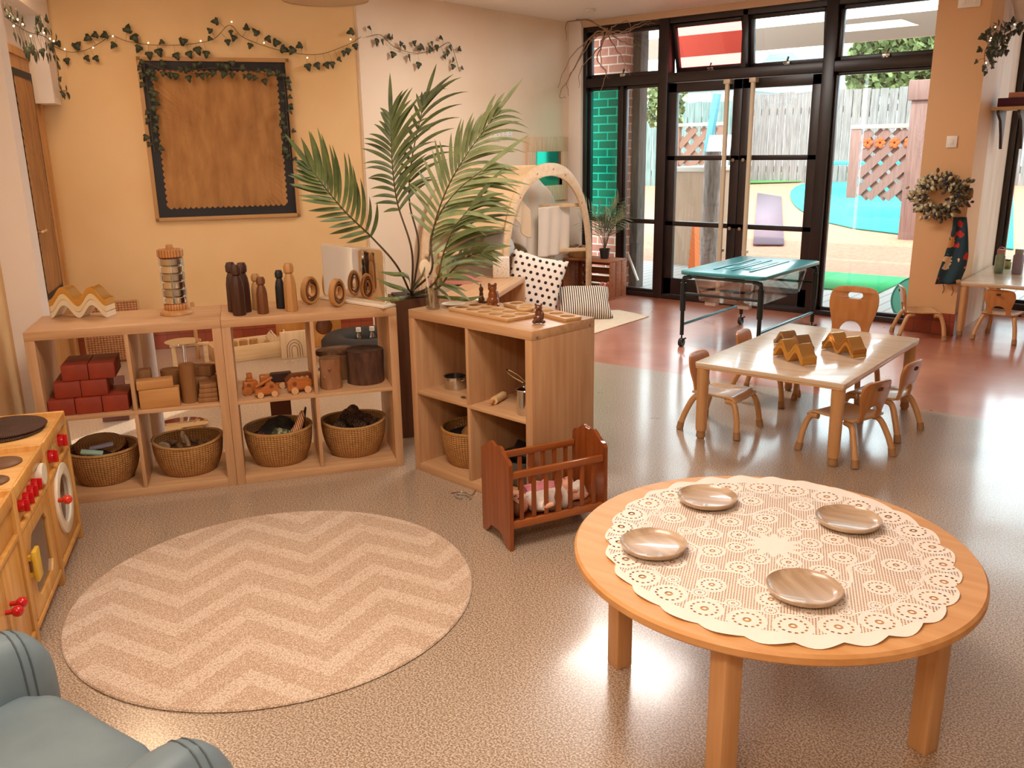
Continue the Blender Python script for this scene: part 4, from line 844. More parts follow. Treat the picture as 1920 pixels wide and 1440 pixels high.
pad('backrest', -.39, .39, -.40, -.26, .06, .62, .04, 0, 8); pad('base', -.26, .26, -.28, .22, .04, .205, .03, 0, 5)
for sx in (-.2, .2):
    for sy in (-.3, .15): b = MB(); b.cyl((sx, sy, 0), (sx, sy, .06), .02, n=14); b.obj('foot', BLACKW, t)

# ================================================================ ROUND TABLE
TC = Vector((-.790, 1.998, 0)); TH = .465; TR = .503
t = thing('round_table', 'large round beech table with a lace cloth, nearest to the camera', 'table', TC, 0)
b = MB(); b.lathe([(0, TH-.028), (TR-.006, TH-.028), (TR, TH-.022), (TR, TH-.007), (TR-.006, TH), (0, TH)], 128); b.obj('tabletop', M('round_top', 'DBA56C', 'CF9558', rough=.48, scale=4, stretch=(.6, 7, 7)), t)
for a in (191, 281, 11, 101):
    a = math.radians(a); b = MB(); b.x = Matrix.Translation((.405*math.cos(a), .405*math.sin(a), 0)) @ Matrix.Rotation(math.radians(-22), 4, 'Z'); b.box(-.026, .026, -.026, .026, 0, TH-.0285, .004); b.obj('leg', BEECHZ, t)
la, lb, lc, ld = at(1140, 965, TH), at(1802, 1125, TH), at(1345, 890, TH), at(1560, 1206, TH)
LC = Vector((-.783, 2.008, TH)); LR = .44
def lace():
    m = M('lace', 'F2E8DD', rough=.85); nt, N, Lk, b = nodes(m); tc = N.new('ShaderNodeTexCoord'); sp = N.new('ShaderNodeSeparateXYZ'); Lk.new(tc.outputs['Object'], sp.inputs[0]); x, y = sp.outputs[0], sp.outputs[1]
    mn = lambda op, a, b_=None, c=None: math_node(nt, op, a, b_, c)
    R = mn('DIVIDE', mn('SQRT', mn('ADD', mn('MULTIPLY', x, x), mn('MULTIPLY', y, y))), LR); th = mn('DIVIDE', mn('ARCTAN2', y, x), 2*PI); th = mn('ADD', th, 1.0)
    net = mn('LESS_THAN', mn('MULTIPLY', mn('SINE', mn('MULTIPLY', x, 480.)), mn('SINE', mn('MULTIPLY', y, 480.))), -.50)
    net = mn('MAXIMUM', net, mn('GREATER_THAN', mn('MULTIPLY', mn('SINE', mn('MULTIPLY', x, 480.)), mn('SINE', mn('MULTIPLY', y, 480.))), .50))
    solid = None; outl = None
    def ring(n, rc, rw, rad, off=0.):
        nonlocal solid, outl
        u = mn('SUBTRACT', mn('FRACT', mn('ADD', mn('MULTIPLY', th, float(n)), off)), .5); u = mn('MULTIPLY', u, 2*PI*rc/n); v = mn('SUBTRACT', R, rc)
        d = mn('SQRT', mn('ADD', mn('MULTIPLY', u, u), mn('MULTIPLY', v, v)))
        s1 = mn('LESS_THAN', d, rad); ring_ = mn('MULTIPLY', mn('GREATER_THAN', d, rad*.60), mn('LESS_THAN', d, rad*.72))
        dots = mn('GREATER_THAN', mn('SINE', mn('MULTIPLY', mn('ARCTAN2', v, u), 14.)), -.1); ring_ = mn('MULTIPLY', ring_, dots)
        ring2 = mn('MULTIPLY', mn('LESS_THAN', d, rad*.22), mn('GREATER_THAN', d, rad*.10)); ring_ = mn('MAXIMUM', ring_, ring2)
        solid = s1 if solid is None else mn('MAXIMUM', solid, s1); outl = ring_ if outl is None else mn('MAXIMUM', outl, ring_)
    ring(26, .905, 0, .100); ring(26, .775, 0, .045, .5); ring(13, .66, 0, .080); ring(13, .52, 0, .055, .5); ring(10, .38, 0, .080, .25); ring(8, .22, 0, .07)
    star = mn('LESS_THAN', R, mn('ADD', .10, mn('MULTIPLY', mn('ABSOLUTE', mn('COSINE', mn('MULTIPLY', th, 2*PI*6))), .06))); solid = mn('MAXIMUM', solid, star)
    rib = mn('LESS_THAN', mn('ABSOLUTE', mn('SUBTRACT', R, .80)), .007); solid = mn('MAXIMUM', solid, rib)
    rib = mn('LESS_THAN', mn('ABSOLUTE', mn('SUBTRACT', R, mn('ADD', .49, mn('MULTIPLY', mn('COSINE', mn('MULTIPLY', th, 2*PI*8)), .05)))), .012); solid = mn('MAXIMUM', solid, rib)
    edge = mn('GREATER_THAN', R, .975); solid = mn('MAXIMUM', solid, edge)
    hole = mn('MAXIMUM', mn('MULTIPLY', net, mn('SUBTRACT', 1.0, solid)), outl)
    t_ = N.new('ShaderNodeBsdfTransparent'); mx = N.new('ShaderNodeMixShader'); Lk.new(hole, mx.inputs[0]); Lk.new(b.outputs[0], mx.inputs[1]); Lk.new(t_.outputs[0], mx.inputs[2]); Lk.new(mx.outputs[0], N['Material Output'].inputs[0]); return m
b = MB(); NS = 26*8
def lf(u, v):
    a = 2*PI*v; r = LR*u*(1+(.034*abs(math.cos(13*a))+.006*math.sin(104*a))*u**8); z = .0012+.005*max(0, u-.86)/.14*(.5+.5*math.sin(26*a+1.3*math.sin(3*a)))+.0012*max(0, noise.noise(Vector((r*math.cos(a)*9, r*math.sin(a)*9, 4))))
    return (r*math.cos(a)*1.07, r*math.sin(a)*.955, z)
b.grid(lf, 40, NS, True); one('lace_tablecloth', b, lace(), 'round cream lace cloth spread over the large round table', 'tablecloth', (LC.x, LC.y, TH), 1.95, ang=80)
PLT = M('plate_wood', 'C9B096', 'AB8F73', rough=.3, scale=5, stretch=(.8, 7, 7), coat=.3); pl0 = None
for px, py, lb in ((1326, 937, 'wooden plate on the lace cloth, farthest left at the back'), (1590, 978, 'wooden plate at the right of the lace cloth'), (1225, 1025, 'wooden plate at the left edge of the lace cloth'), (1507, 1108, 'wooden plate on the lace cloth nearest to the camera')):
    P = at(px, py, TH+.012)
    if pl0 is None:
        b = MB(); b.lathe([(0, 0), (.062, 0), (.080, .006), (.0855, .018), (.0835, .0195), (.076, .011), (.062, .0066), (0, .006)], 64); pl0 = one('wooden_plate', b, PLT, lb, 'plate', (P.x, P.y, TH+.0075), .4, 'wooden plates on the round table', ang=50)
    else: dup(pl0, (P.x, P.y, TH+.0075), (0, 0, px*.01), lb)

# ================================================================ LOW TABLE AND CHAIRS
def low_table(label, x0, x1, y0, y1, h, r=.028, top=BIRCHT, name='low_table'):
    t = thing(name, label, 'table', ((x0+x1)/2, (y0+y1)/2, 0)); a, c = (x1-x0)/2, (y1-y0)/2
    b = MB(); b.plate([rrect(2*a, 2*c, .012, 4)], .020, .003, Matrix.Translation((0, 0, h-.010))); b.obj('tabletop', top, t)
    b = MB(); b.plate([rrect(2*a-.004, 2*c-.004, .012, 4), rrect(2*a-.04, 2*c-.04, .01, 3)], .010, .001, Matrix.Translation((0, 0, h-.0255))); b.obj('edge_band', BEECH, t)
    for sx in (-1, 1):
        for sy in (-1, 1):
            X, Y = sx*(a-.034), sy*(c-.034); b = MB(); b.lathe([(0, .045), (r*.92, .045), (r, .06), (r*1.08, h-.10), (r*1.12, h-.085), (r*1.12, h-.031), (0, h-.031)], 20, (X, Y, 0)); l = b.obj('leg', BEECHZ, t)
            b = MB(); b.lathe([(0, 0), (r*.62, 0), (r*.70, .010), (r*.85, .012), (r*.85, .022), (r*.75, .0445), (0, .0445)], 20, (X, Y, 0)); b.obj('foot', M('rubber_tan', 'A98058', rough=.6), l)
    return t
low_table('low rectangular nursery table with mirrored wave blocks on it', -1.985, -1.235, 3.87, 5.09, .41)
def kid_chair(label, loc, rz, W2=.25, D2=.25, SH=.205, BT=.40, handle=False, group='small wooden nursery chairs', mark=True):
    """front of the seat towards +Y"""
    t = thing('nursery_chair', label, 'chair', loc, rz, group); w, d = W2/2, D2/2; th = .011
    b = MB()
    def sf(u, v): # seat: drops over the front edge, dips in the middle
        x = -w+2*w*v; y = -d+2*d*u; z = SH-.010*math.sin(PI*min(1, u*1.15))*(1-(2*v-1)**4)+.004*abs(2*v-1)**3-(.022*((u-.86)/.14)**2 if u > .86 else 0); return (x*(1-.06*(1-u)), y, z)
    b.grid(sf, 24, 14); b.obj('seat', BEECH, t, ang=60, solid=th)
    bw = W2*.43; bb = SH-.006; H = BT-bb
    out = [(-bw*.80, 0), (-bw*.78, H*.25), (-bw*.98, H*.60), (-bw, H*.78), (-bw*.90, H*.93), (-bw*.6, H*.995), (0, H*1.01)]; out = out+[(-x, y) for x, y in out[-2::-1]]
    o3 = spline([(x, y, 0) for x, y in out], 5); out = [(p.x, p.y) for p in o3]
    aw, ah = bw*.46, H*.36
    arch = [(-aw, -.01), (-aw, ah*.45)]+[(-aw*math.cos(PI*i/14), ah*.45+ah*.55*math.sin(PI*i/14)) for i in range(1, 14)]+[(aw, ah*.45), (aw, -.01)]
    o2 = out[:]
    # cut the arch out of the bottom edge
    body = o2+[(aw, 0)]+[(x, max(y, 0)) for x, y in arch[::-1][1:-1]]+[(-aw, 0)]
    polys = [body]
    if handle: polys.append(rrect(bw*.62, H*.10, H*.048, 5, 0, H*.84))
    b = MB(); lean = .16; b.plate(polys, .012, .002, Matrix.Translation((0, -d*1.0, bb)) @ Matrix.Rotation(PI/2+lean, 4, 'X'))
    for v in b.bm.verts: v.co.y += .018*(1-(v.co.x/bw)**2)*-1*((v.co.z-bb)/H)
    bk_ = b.obj('backrest', M('back_ply', 'C88A50', 'B9783E', rough=.35, scale=4, stretch=(7, 7, .6), coat=.1), t, ang=40)
    if mark:
        b = MB(); zc = bb+H*.80; yb = -d-.006-H*.80*math.tan(lean)-.018*.8-.004
        for i, (a, c_) in enumerate(((-.016, -.010), (-.006, .0), (.004, .010))): b.bar((a, yb+.002, zc-.008), (c_, yb-.001, zc+.008), .0025, .012)
        b.obj('maker_mark', M('mark_dark', '5A3416', rough=.6), bk_)
    for sx in (-1, 1):
        b = MB(); b.tube(spline([(sx*(w-.012), d-.055, SH-.016), (sx*(w-.008), d-.012, SH-.026), (sx*(w+.004), d+.012, SH*.55), (sx*(w+.014), d+.022, .034)], 6), [.0155]*19, 8); l = b.obj('leg', BEECHZ, t, ang=50)
        b = MB(); b.tube([(sx*(w+.013), d+.021, .040), (sx*(w+.018), d+.026, 0.002)], [.0175, .019], 12); b.obj('foot', MC['rubber_tan'], l)
        b = MB(); b.tube(spline([(sx*(w-.028), -d+.055, SH-.016), (sx*(w-.016), -d+.010, SH-.028), (sx*(w+.006), -d-.024, SH*.5), (sx*(w+.018), -d-.046, .034)], 6), [.0155]*19, 8); l = b.obj('leg', BEECHZ, t, ang=50)
        b = MB(); b.tube([(sx*(w+.017), -d-.045, .040), (sx*(w+.021), -d-.051, 0.002)], [.0175, .019], 12); b.obj('foot', MC['rubber_tan'], l)
    return t
ch = kid_chair('small wooden chair at the near left corner of the low table', (-1.94, 4.13, 0), -PI/2)
dup(ch, (-1.99, 4.80, 0), (0, 0, -PI/2+.05), 'small wooden chair at the left side of the low table, only its back top showing')
dup(ch, (-1.300, 4.13, 0), (0, 0, PI/2-.30), 'small wooden chair at the near right corner of the low table')
dup(ch, (-1.285, 4.60, 0), (0, 0, PI/2-.12), 'small wooden chair behind the near right one at the low table')
kid_chair('large wooden chair with a slotted handle at the far end of the low table', (-1.655, 5.04, 0), PI, .33, .30, .335, .645, True, None, False)
dup(ch, (-1.74, 7.13, 0), (0, 0, -PI/2+.45), 'small wooden chair standing against the orange column')
dup(ch, (-1.22, 7.40, 0), (0, 0, -.12), 'small wooden chair tucked at the bay table on the far right')
# gold wave blocks on the low table
def wv(px, py, label, rz, mt, ms, k=1.):
    P = at(px, py, .41); return wave_block('wave_block', 0, .056*k, .118*k, 2, .020, .085, 0, ms, mt, label, P+Vector((0, 0, .001)), rz, 'mirrored wave blocks on the low table')
d = at(1530, 683, .41)-at(1447, 655, .41); ra = math.atan2(d.y, d.x)
wv(1449, 668, 'gold wave block at the front of the left group on the low table', ra, GOLD, GOLDP)
SILV = M('warm_silver', 'C9AE84', rough=.1, metal=1)
wv(1450, 644, 'silvery wave block at the back of the left group on the low table', ra+.0, SILV, M('brown_side', 'A9825A', rough=.4))
P = at(1449, 668, .41)
wave_block('wave_block', 0, .056, .118, 2, .018, .085, .0232, GOLDP, GOLD, 'upper gold wave block stacked on the front one of the left group', P+Vector((0, 0, .001)), ra, 'mirrored wave blocks on the low table')
d = at(1618, 668, .41)-at(1540, 645, .41); rb = math.atan2(d.y, d.x)
COPP = M('copper_mirror', 'C4803C', rough=.1, metal=1)
wv(1540, 655, 'copper wave block at the right side of the low table', rb, COPP, GOLDP)
P = at(1540, 655, .41)
wave_block('wave_block', 0, .056, .118, 2, .018, .085, .0232, M('copper_side', 'B97A3A', rough=.3, metal=.3), GOLD, 'gold wave block stacked on the copper one on the low table', P+Vector((0, 0, .001)), rb, 'mirrored wave blocks on the low table')

# ================================================================ WATER TRAY
t = thing('water_tray_table', 'teal lidded clear sand and water tray on a black wheeled stand', 'play tray', (-2.765, 6.27, 0), 0)
TEALP = M('teal_lid', '3C929C', rough=.3, coat=.2); TUB = M('tube_black', '14282C', rough=.35); tx, ty, tz = .315, .53, .575
b = MB(); b.plate([rrect(2*tx+.03, 2*ty+.03, .05, 6)], .026, .006, Matrix.Translation((0, 0, tz-.012)))
b.obj('lid', TEALP, t)
for x in (-.14, 0, .14): b = MB(); b.box(x-.010, x+.010, -ty*.66, ty*.66, tz+.0012, tz+.007, .002); b.obj('lid_rib', TEALP, t)
for x in (-.07, .07): b = MB(); b.box(x-.028, x+.028, -ty*.5, ty*.5, tz+.0012, tz+.0045, .001); b.obj('lid_rib', TEALP, t)
b = MB(); CL_ = glassm('clear_tub', (.86, .86, .84), .16, .05)
def tubf(u, v):
    P = rrect(1, 1, .12, 5); k = len(P); p = P[int(v*k) % k]; s = 1-.14*u; return (p[0]*2*(tx-.035)*s, p[1]*2*(ty-.05)*(1-.08*u), tz-.028-.20*u)
P_ = rrect(1, 1, .12, 5)
b.grid(tubf, 6, len(P_), True); b.grid(lambda u, v: (P_[int(v*len(P_)) % len(P_)][0]*2*(tx-.035)*.86*(1-u), P_[int(v*len(P_)) % len(P_)][1]*2*(ty-.05)*.92*(1-u), tz-.228), 2, len(P_), True); b.obj('tub', CL_, t, solid=.003)
for sx in (-1, 1):
    b = MB(); b.box(sx*.13-.045, sx*.13+.045, -ty+.11, -ty+.17, tz-.262, tz-.2325, .006); b.obj('tub_foot', M('frosted', 'D8D0C8', rough=.5), t)
for sx in (-1, 1):
    for sy in (-1, 1):
        b = MB(); X, Y = sx*(tx-.012), sy*(ty-.015)
        b.tube(spline([(X-sx*.06, Y, tz-.045), (X-sx*.02, Y, tz-.052), (X, Y, tz-.09), (X, Y, .16), (X, Y, .09)], 6), .015, 12); b.tube([(X, Y, tz-.09), (X, Y, tz-.30)], .021, 12); l = b.obj('leg', TUB, t)
        b = MB(); b.cyl((X, Y, .09), (X, Y, .055), .006, n=10); b.cyl((X-.014, Y, .032), (X+.014, Y, .032), .0315, n=24); b.ball((X, Y, .045), (.022, .026, .022), 14); b.bar((X+.02, Y-.01, .06), (X+.045, Y-.02, .072), .010); b.obj('caster', M('caster_black', '0E0E10', rough=.3), l)
for sy in (-1, 1):
    b = MB(); b.tube([(-tx+.012, sy*(ty-.015), tz-.17), (tx-.012, sy*(ty-.015), tz-.17)], .010, 10); b.tube([(-tx+.05, sy*(ty-.015), tz-.042), (tx-.05, sy*(ty-.015), tz-.042)], .010, 10); b.obj('cross_bar', TUB, t)
for sx in (-1, 1):
    b = MB(); b.tube([(sx*(tx-.012), -ty+.02, .17), (sx*(tx-.012), ty-.02, .17)], .012, 10); b.obj('side_bar', M('bar_grey', '3C5A5C', rough=.25, metal=.7), t)
# ================================================================ ARCHED DEN
BIRCH = M('birch_ply', 'E9CBA4', 'DFBC90', rough=.4, scale=4, stretch=(1, 6, 6)); EDGEP = M('ply_edge', 'B98B5C', rough=.6)
AX = -4.83
t = thing('arched_den', 'pale plywood arched play den draped with white cloth by the windows', 'play den', (0, 0, 0))
def arch_pts(hw, H, z0, n=40, p=.92):
    o = [(-hw, 0)]; 
    for i in range(n+1):
        a = PI-PI*i/n; o.append((hw*math.copysign(abs(math.cos(a))**p, math.cos(a)), z0+(H-z0)*math.sin(a)**p))
    o.append((hw, 0)); return o
def arch_panel(x, yc, hw=.68, H=1.335, bw=.10):
    out = arch_pts(hw, H, .42); inn = arch_pts(hw-bw*.75, H-bw*1.15, .42)
    b = MB(); poly = [(yc+u, v) for u, v in out]+[(yc+u, v) for u, v in inn[::-1]]
    b.plate([poly], .022, .003, Matrix.Translation((x, 0, 0)) @ Matrix(((0, 0, 1, 0), (1, 0, 0, 0), (0, 1, 0, 0), (0, 0, 0, 1))))
    o = b.obj('arch_panel', BIRCH, t, ang=40)
    for a in (-.5, -.2, .05, .25, .6):
        q = MB(); ang = PI/2-a*1.5; y, z = yc+(hw-.04)*math.cos(ang), .42+(H-.42-.055)*math.sin(ang); q.cyl((x+.011, y, z), (x+.0135, y, z), .009, n=10); q.obj('bolt', MC['ply_edge'], o)
YC1, YC2 = 6.45, 6.02; AX2 = -5.28
arch_panel(AX, YC1); arch_panel(AX2, YC2-.12)
def barp(p, q, m=BIRCH, w_=.035): b = MB(); b.bar(p, q, w_, .035, .004); b.obj('cross_bar', m, t)
barp((AX-.012, YC1+.595, .93), (AX2+.012, YC2-.12+.595, .93)); barp((AX-.012, YC1+.635, .50), (AX2+.012, YC2-.12+.635, .50), BIRCH, .03)
barp((AX, YC1-.02, 1.30), (AX2, YC2-.14, 1.30)); barp((AX, YC1-.63, .60), (AX2, YC2-.12-.63, .60)); barp((AX, YC1-.63, .12), (AX2, YC2-.12-.63, .12))
CLOTH = M('muslin', 'F0E2D0', rough=.9, sheen=.2)
def canopy(u, v):
    a = PI*(.50+.36*u); y0 = YC1*(1-v)+(YC2-.12)*v; x = AX-.02+(AX2+.02-AX)*v
    return (x, y0+.66*math.cos(a), .42+.90*math.sin(a)-.05*math.sin(PI*v)+.012*math.sin(18*u+3*v))
b = MB(); b.grid(canopy, 24, 14); b.obj('canopy', M('canopy_cloth', 'D9B78C', rough=.9), t, ang=80, solid=.004)
def drape(x0, ya, yb, ztop, zbot, f, amp, seed, skew=0.):
    def fn(u, v):
        y = ya+(yb-ya)*v; z = ztop(v)-(ztop(v)-zbot(v))*u; return (x0+amp*math.sin(f*v*2*PI+seed+u*1.5)*(.4+.6*u), y+skew*u*(1-v), z)
    b = MB(); b.grid(fn, 26, 60); return b
b = drape(-5.12, 5.95, 7.05, lambda v: .60+.62*math.sin(PI*(.12+.76*v)), lambda v: .55+.10*math.sin(7*v)-.14*v, 5, .022, 1, .12); b.obj('curtain', CLOTH, t, ang=80, solid=.003)
b = drape(-5.0, 6.5, 7.0, lambda v: .93, lambda v: .46, 3, .015, 2); b.obj('curtain', CLOTH, t, ang=80, solid=.003)
b = drape(-4.90, 5.86, 6.25, lambda v: 1.12-.35*abs(v-.45), lambda v: .78+.10*math.sin(5*v), 2.5, .02, 4); b.obj('curtain', M('beige_cloth', 'D8BE9C', rough=.9), t, ang=80, solid=.003)

def pillow(name, label, loc, rot, a, c, th, m):
    b = MB(); n = 26
    def f(sg):
        def g(u, v):
            X, Y = 2*u-1, 2*v-1; k = max(0, (1-X**4)*(1-Y**4))**.5; px, py = X*(1-.10*(1-abs(Y)**1.0)*abs(X)**2), Y*(1-.10*(1-abs(X))*abs(Y)**2)
            w_ = 1+.02*noise.noise(Vector((X*3, Y*3, sg))); return (a*px, c*py, sg*th*k*w_)
        return g
    b.grid(f(1), n, n); b.grid(f(-1), n, n); return one(name, b, m, label, 'cushion', loc, 0, None, rot=rot, ang=80)
def dots():
    m = M('dotted_fabric', 'F1E4D6', rough=.9); nt, N, Lk, b = nodes(m); tc = N.new('ShaderNodeTexCoord'); sp = N.new('ShaderNodeSeparateXYZ'); Lk.new(tc.outputs['Object'], sp.inputs[0])
    mn = lambda op, a, b_=None: math_node(nt, op, a, b_)
    S_ = 17.; yy = mn('MULTIPLY', sp.outputs[1], S_); row = mn('FLOOR', yy); xx = mn('ADD', mn('MULTIPLY', sp.outputs[0], S_), mn('MULTIPLY', mn('MODULO', mn('ADD', row, 100.), 2.), .5))
    u = mn('SUBTRACT', mn('FRACT', xx), .5); v = mn('MULTIPLY', mn('SUBTRACT', mn('FRACT', yy), .5), 1.); d = mn('SQRT', mn('ADD', mn('MULTIPLY', u, u), mn('MULTIPLY', v, v)))
    k = mn('LESS_THAN', d, .24); mx = N.new('ShaderNodeMix'); mx.data_type = 'RGBA'; Lk.new(k, mx.inputs[0]); mx.inputs[6].default_value = hx('F1E4D6'); mx.inputs[7].default_value = hx('2B1F1E'); Lk.new(mx.outputs[2], b.inputs['Base Color']); return m
def stripes():
    m = M('striped_fabric', 'EFE0CC', rough=.9); nt, N, Lk, b = nodes(m); tc = N.new('ShaderNodeTexCoord'); sp = N.new('ShaderNodeSeparateXYZ'); Lk.new(tc.outputs['Object'], sp.inputs[0])
    k = math_node(nt, 'GREATER_THAN', math_node(nt, 'SINE', math_node(nt, 'MULTIPLY', sp.outputs[0], 330.)), .1)
    mx = N.new('ShaderNodeMix'); mx.data_type = 'RGBA'; Lk.new(k, mx.inputs[0]); mx.inputs[6].default_value = hx('EFE0CC'); mx.inputs[7].default_value = hx('3A302E'); Lk.new(mx.outputs[2], b.inputs['Base Color']); return m
DOT = dots(); STR = stripes()
P = aty(1002, 533, 6.02)
pillow('dotted_cushion', 'white cushion with black dots leaning in the arched den', (P.x, P.y, .30), (PI/2-.25, .25, math.radians(38)), .25, .27, .085, DOT)
P = aty(966, 508, 6.12)
pillow('knitted_cushion', 'dark brown knitted cushion behind the dotted cushion', (P.x, P.y, .34), (PI/2-.1, .6, math.radians(40)), .17, .17, .06, weave('brown_knit', '6E4A34', '46291C', 160, 160, .7, .9, ('x', 'y')))
P = at(1093, 570, .12)
pillow('striped_cushion', 'black and white striped cushion on the floor mat by the den', (P.x, P.y+.02, .125), (math.radians(32), .0, math.radians(40)), .24, .20, .095, STR)
b = MB(); b.box(-.16, .16, -.06, .06, 0, .30, .02); P = aty(985, 480, 6.3)
b = MB(); 
def bag(u, v): a = 2*PI*v; r = (.10+.05*math.sin(PI*min(1, u*1.2))+.012*math.sin(5*a)*(1-u)); return (r*math.cos(a), r*.6*math.sin(a), .02+.34*u)
b.grid(bag, 20, 40, True); b.lathe([(0, .02), (.10, .02)], 40, sy=.6); one('grey_bag', b, M('grey_fabric', 'C9CBC8', rough=.7), 'pale grey soft bag standing on the low bench in the den', 'bag', (P.x-.12, P.y-.25, .42), .6, ang=70)
# low bench unit behind unit three
A_, B_ = at(985, 519, .42), at(937, 548, .42); dv = (B_-A_); dv.z = 0; dn = dv.normalized(); ba = math.atan2(dn.y, dn.x); bl = 1.15
t = thing('low_bench_unit', 'low oak bench unit behind the cradle shelf, patterned box on top', 'bench', (A_.x, A_.y, 0), ba)
b = MB(); b.box(0, bl, -.40, 0, .382, .42, .002); b.obj('top_panel', OAKX, t); b = MB(); b.box(0, bl, -.40, 0, 0, .038, .002); b.obj('bottom_panel', OAKX, t)
for x in (0, bl-.038): b = MB(); b.box(x, x+.038, -.40, 0, .0385, .3815, .002); b.obj('side_panel', OAKZ, t)
b = MB(); b.box(.0385, bl-.0385, -.39, -.37, .0385, .3815); b.obj('back_panel', OAKZ, t)
b = MB(); b.box(-.07, .07, -.05, .05, 0, .17, .006); P = at(940, 520, .42); one('patterned_box', b, M('dotted_card', '6A5A4C', 'EADCC9', rough=.7, scale=75, kind='voronoi', lo=.18, hi=.24), 'cream box with tiny dark dots on the low bench', 'box', (P.x, P.y, .4205), .7)
crumple('red_patterned_rug', 'red and cream woven blanket folded on the low bench, behind the palm', 'blanket', (P.x-.14, P.y-.42, .42), .16, .07, M('red_weave', 'C98A74', '8A3A30', rough=.9, scale=60, kind='wave', detail=3), 41, .6, 1.3, .8, .01)
# mat under the den
q = [at(1216, 594), at(1120, 626), at(1000, 640), at(940, 600), at(1000, 560), at(1130, 575)]
c = sum(q, Vector())/6; b = MB()
def mf(u, v): 
    a, b2, c2, d2 = at(1217, 594), at(1108, 628), at(1160, 582), at(960, 590); p = (a*(1-u)+b2*u)*(1-v)+(c2*(1-u)+d2*u)*v; return (p.x, p.y, .004+.004*abs(noise.noise(p*6))+(.02*max(0, u-.9)/.1*(1-v)*max(0, math.sin(v*9))))
b.grid(mf, 24, 24); one('floor_mat', b, M('cream_mat', 'E9DAC4', 'D3BFA2', rough=.9, scale=30, stretch=(1, 8, 1)), 'cream cloth mat spread on the red floor under the striped cushion', 'mat', solid=.004, ang=80)
# crate with basket, plant and flower
CRATE = woodm('crate_wood', 'B27048', '8A5130', 'x', .5)
t = thing('wooden_crate', 'brown slatted wooden crate under the window with a small palm on it', 'crate', (-5.17, 7.13, 0), 0.03)
cw, cdp, chh = .56, .32, .385
for z in (0, chh-.016):
    b = MB(); b.box(0, cw, 0, cdp, z, z+.016, .002); b.obj('board', CRATE, t)
for x in (0, cw-.016):
    for k in range(3): b = MB(); b.box(x, x+.016, .005+k*.108, .095+k*.108, .0165, chh-.0165, .002); b.obj('side_slat', CRATE, t)
for k in range(4): b = MB(); b.box(.0165, cw-.0165, cdp-.012, cdp, .03+k*.09, .095+k*.09, .002); b.obj('back_slat', CRATE, t)
for x in (.017, cw-.05): b = MB(); b.box(x, x+.033, cdp-.030, cdp-.0125, .017, chh-.017, .002); b.obj('corner_post', CRATE, t)
t = thing('red_flower', 'red and pink fabric flower inside the crate', 'flower', aty(1135, 555, 7.22)*1.0); t.location.z = .02
b = MB()
for i in range(14):
    a = i*2.4; b.ball((.05*math.cos(a)*(i/14), .03*math.sin(a), .05+.09*(i/14)), (.028, .010, .018), 10, Matrix.Rotation(a, 4, 'Z') @ Matrix.Rotation(.7, 4, 'Y'))
b.obj('petals', M('red_petals', 'C9584C', 'E8A59A', rough=.7, scale=40), t); b = MB(); b.cyl((0, 0, 0), (0, 0, .06), .006, n=8); b.obj('stem', STEMM, t)
t2 = basket('shallow brown woven basket on the crate behind the arch', aty(1085, 485, 7.27), 0, .13, .10, .8, 1.1, None); t2.location.z = chh+.001
for i, (x, y, z) in enumerate(((-.04, 0, .09), (.03, .01, .10), (.0, -.03, .11), (.06, 0, .09))):
    b = MB(); b.tube(spline([(-.07, 0, 0), (0, .01, .03), (.07, 0, 0)], 6), .008, 8); one('wooden_stick', b, [TANW, PALEW, MIDW, PALEW][i], ['tan curved stick at the left of the crate basket', 'pale curved stick in the middle of the crate basket', 'brown curved stick lying across the crate basket', 'pale curved stick at the right of the crate basket'][i], 'stick', t2.location+Vector((x, y, z-.01)), i*.8, 'sticks in the crate basket')

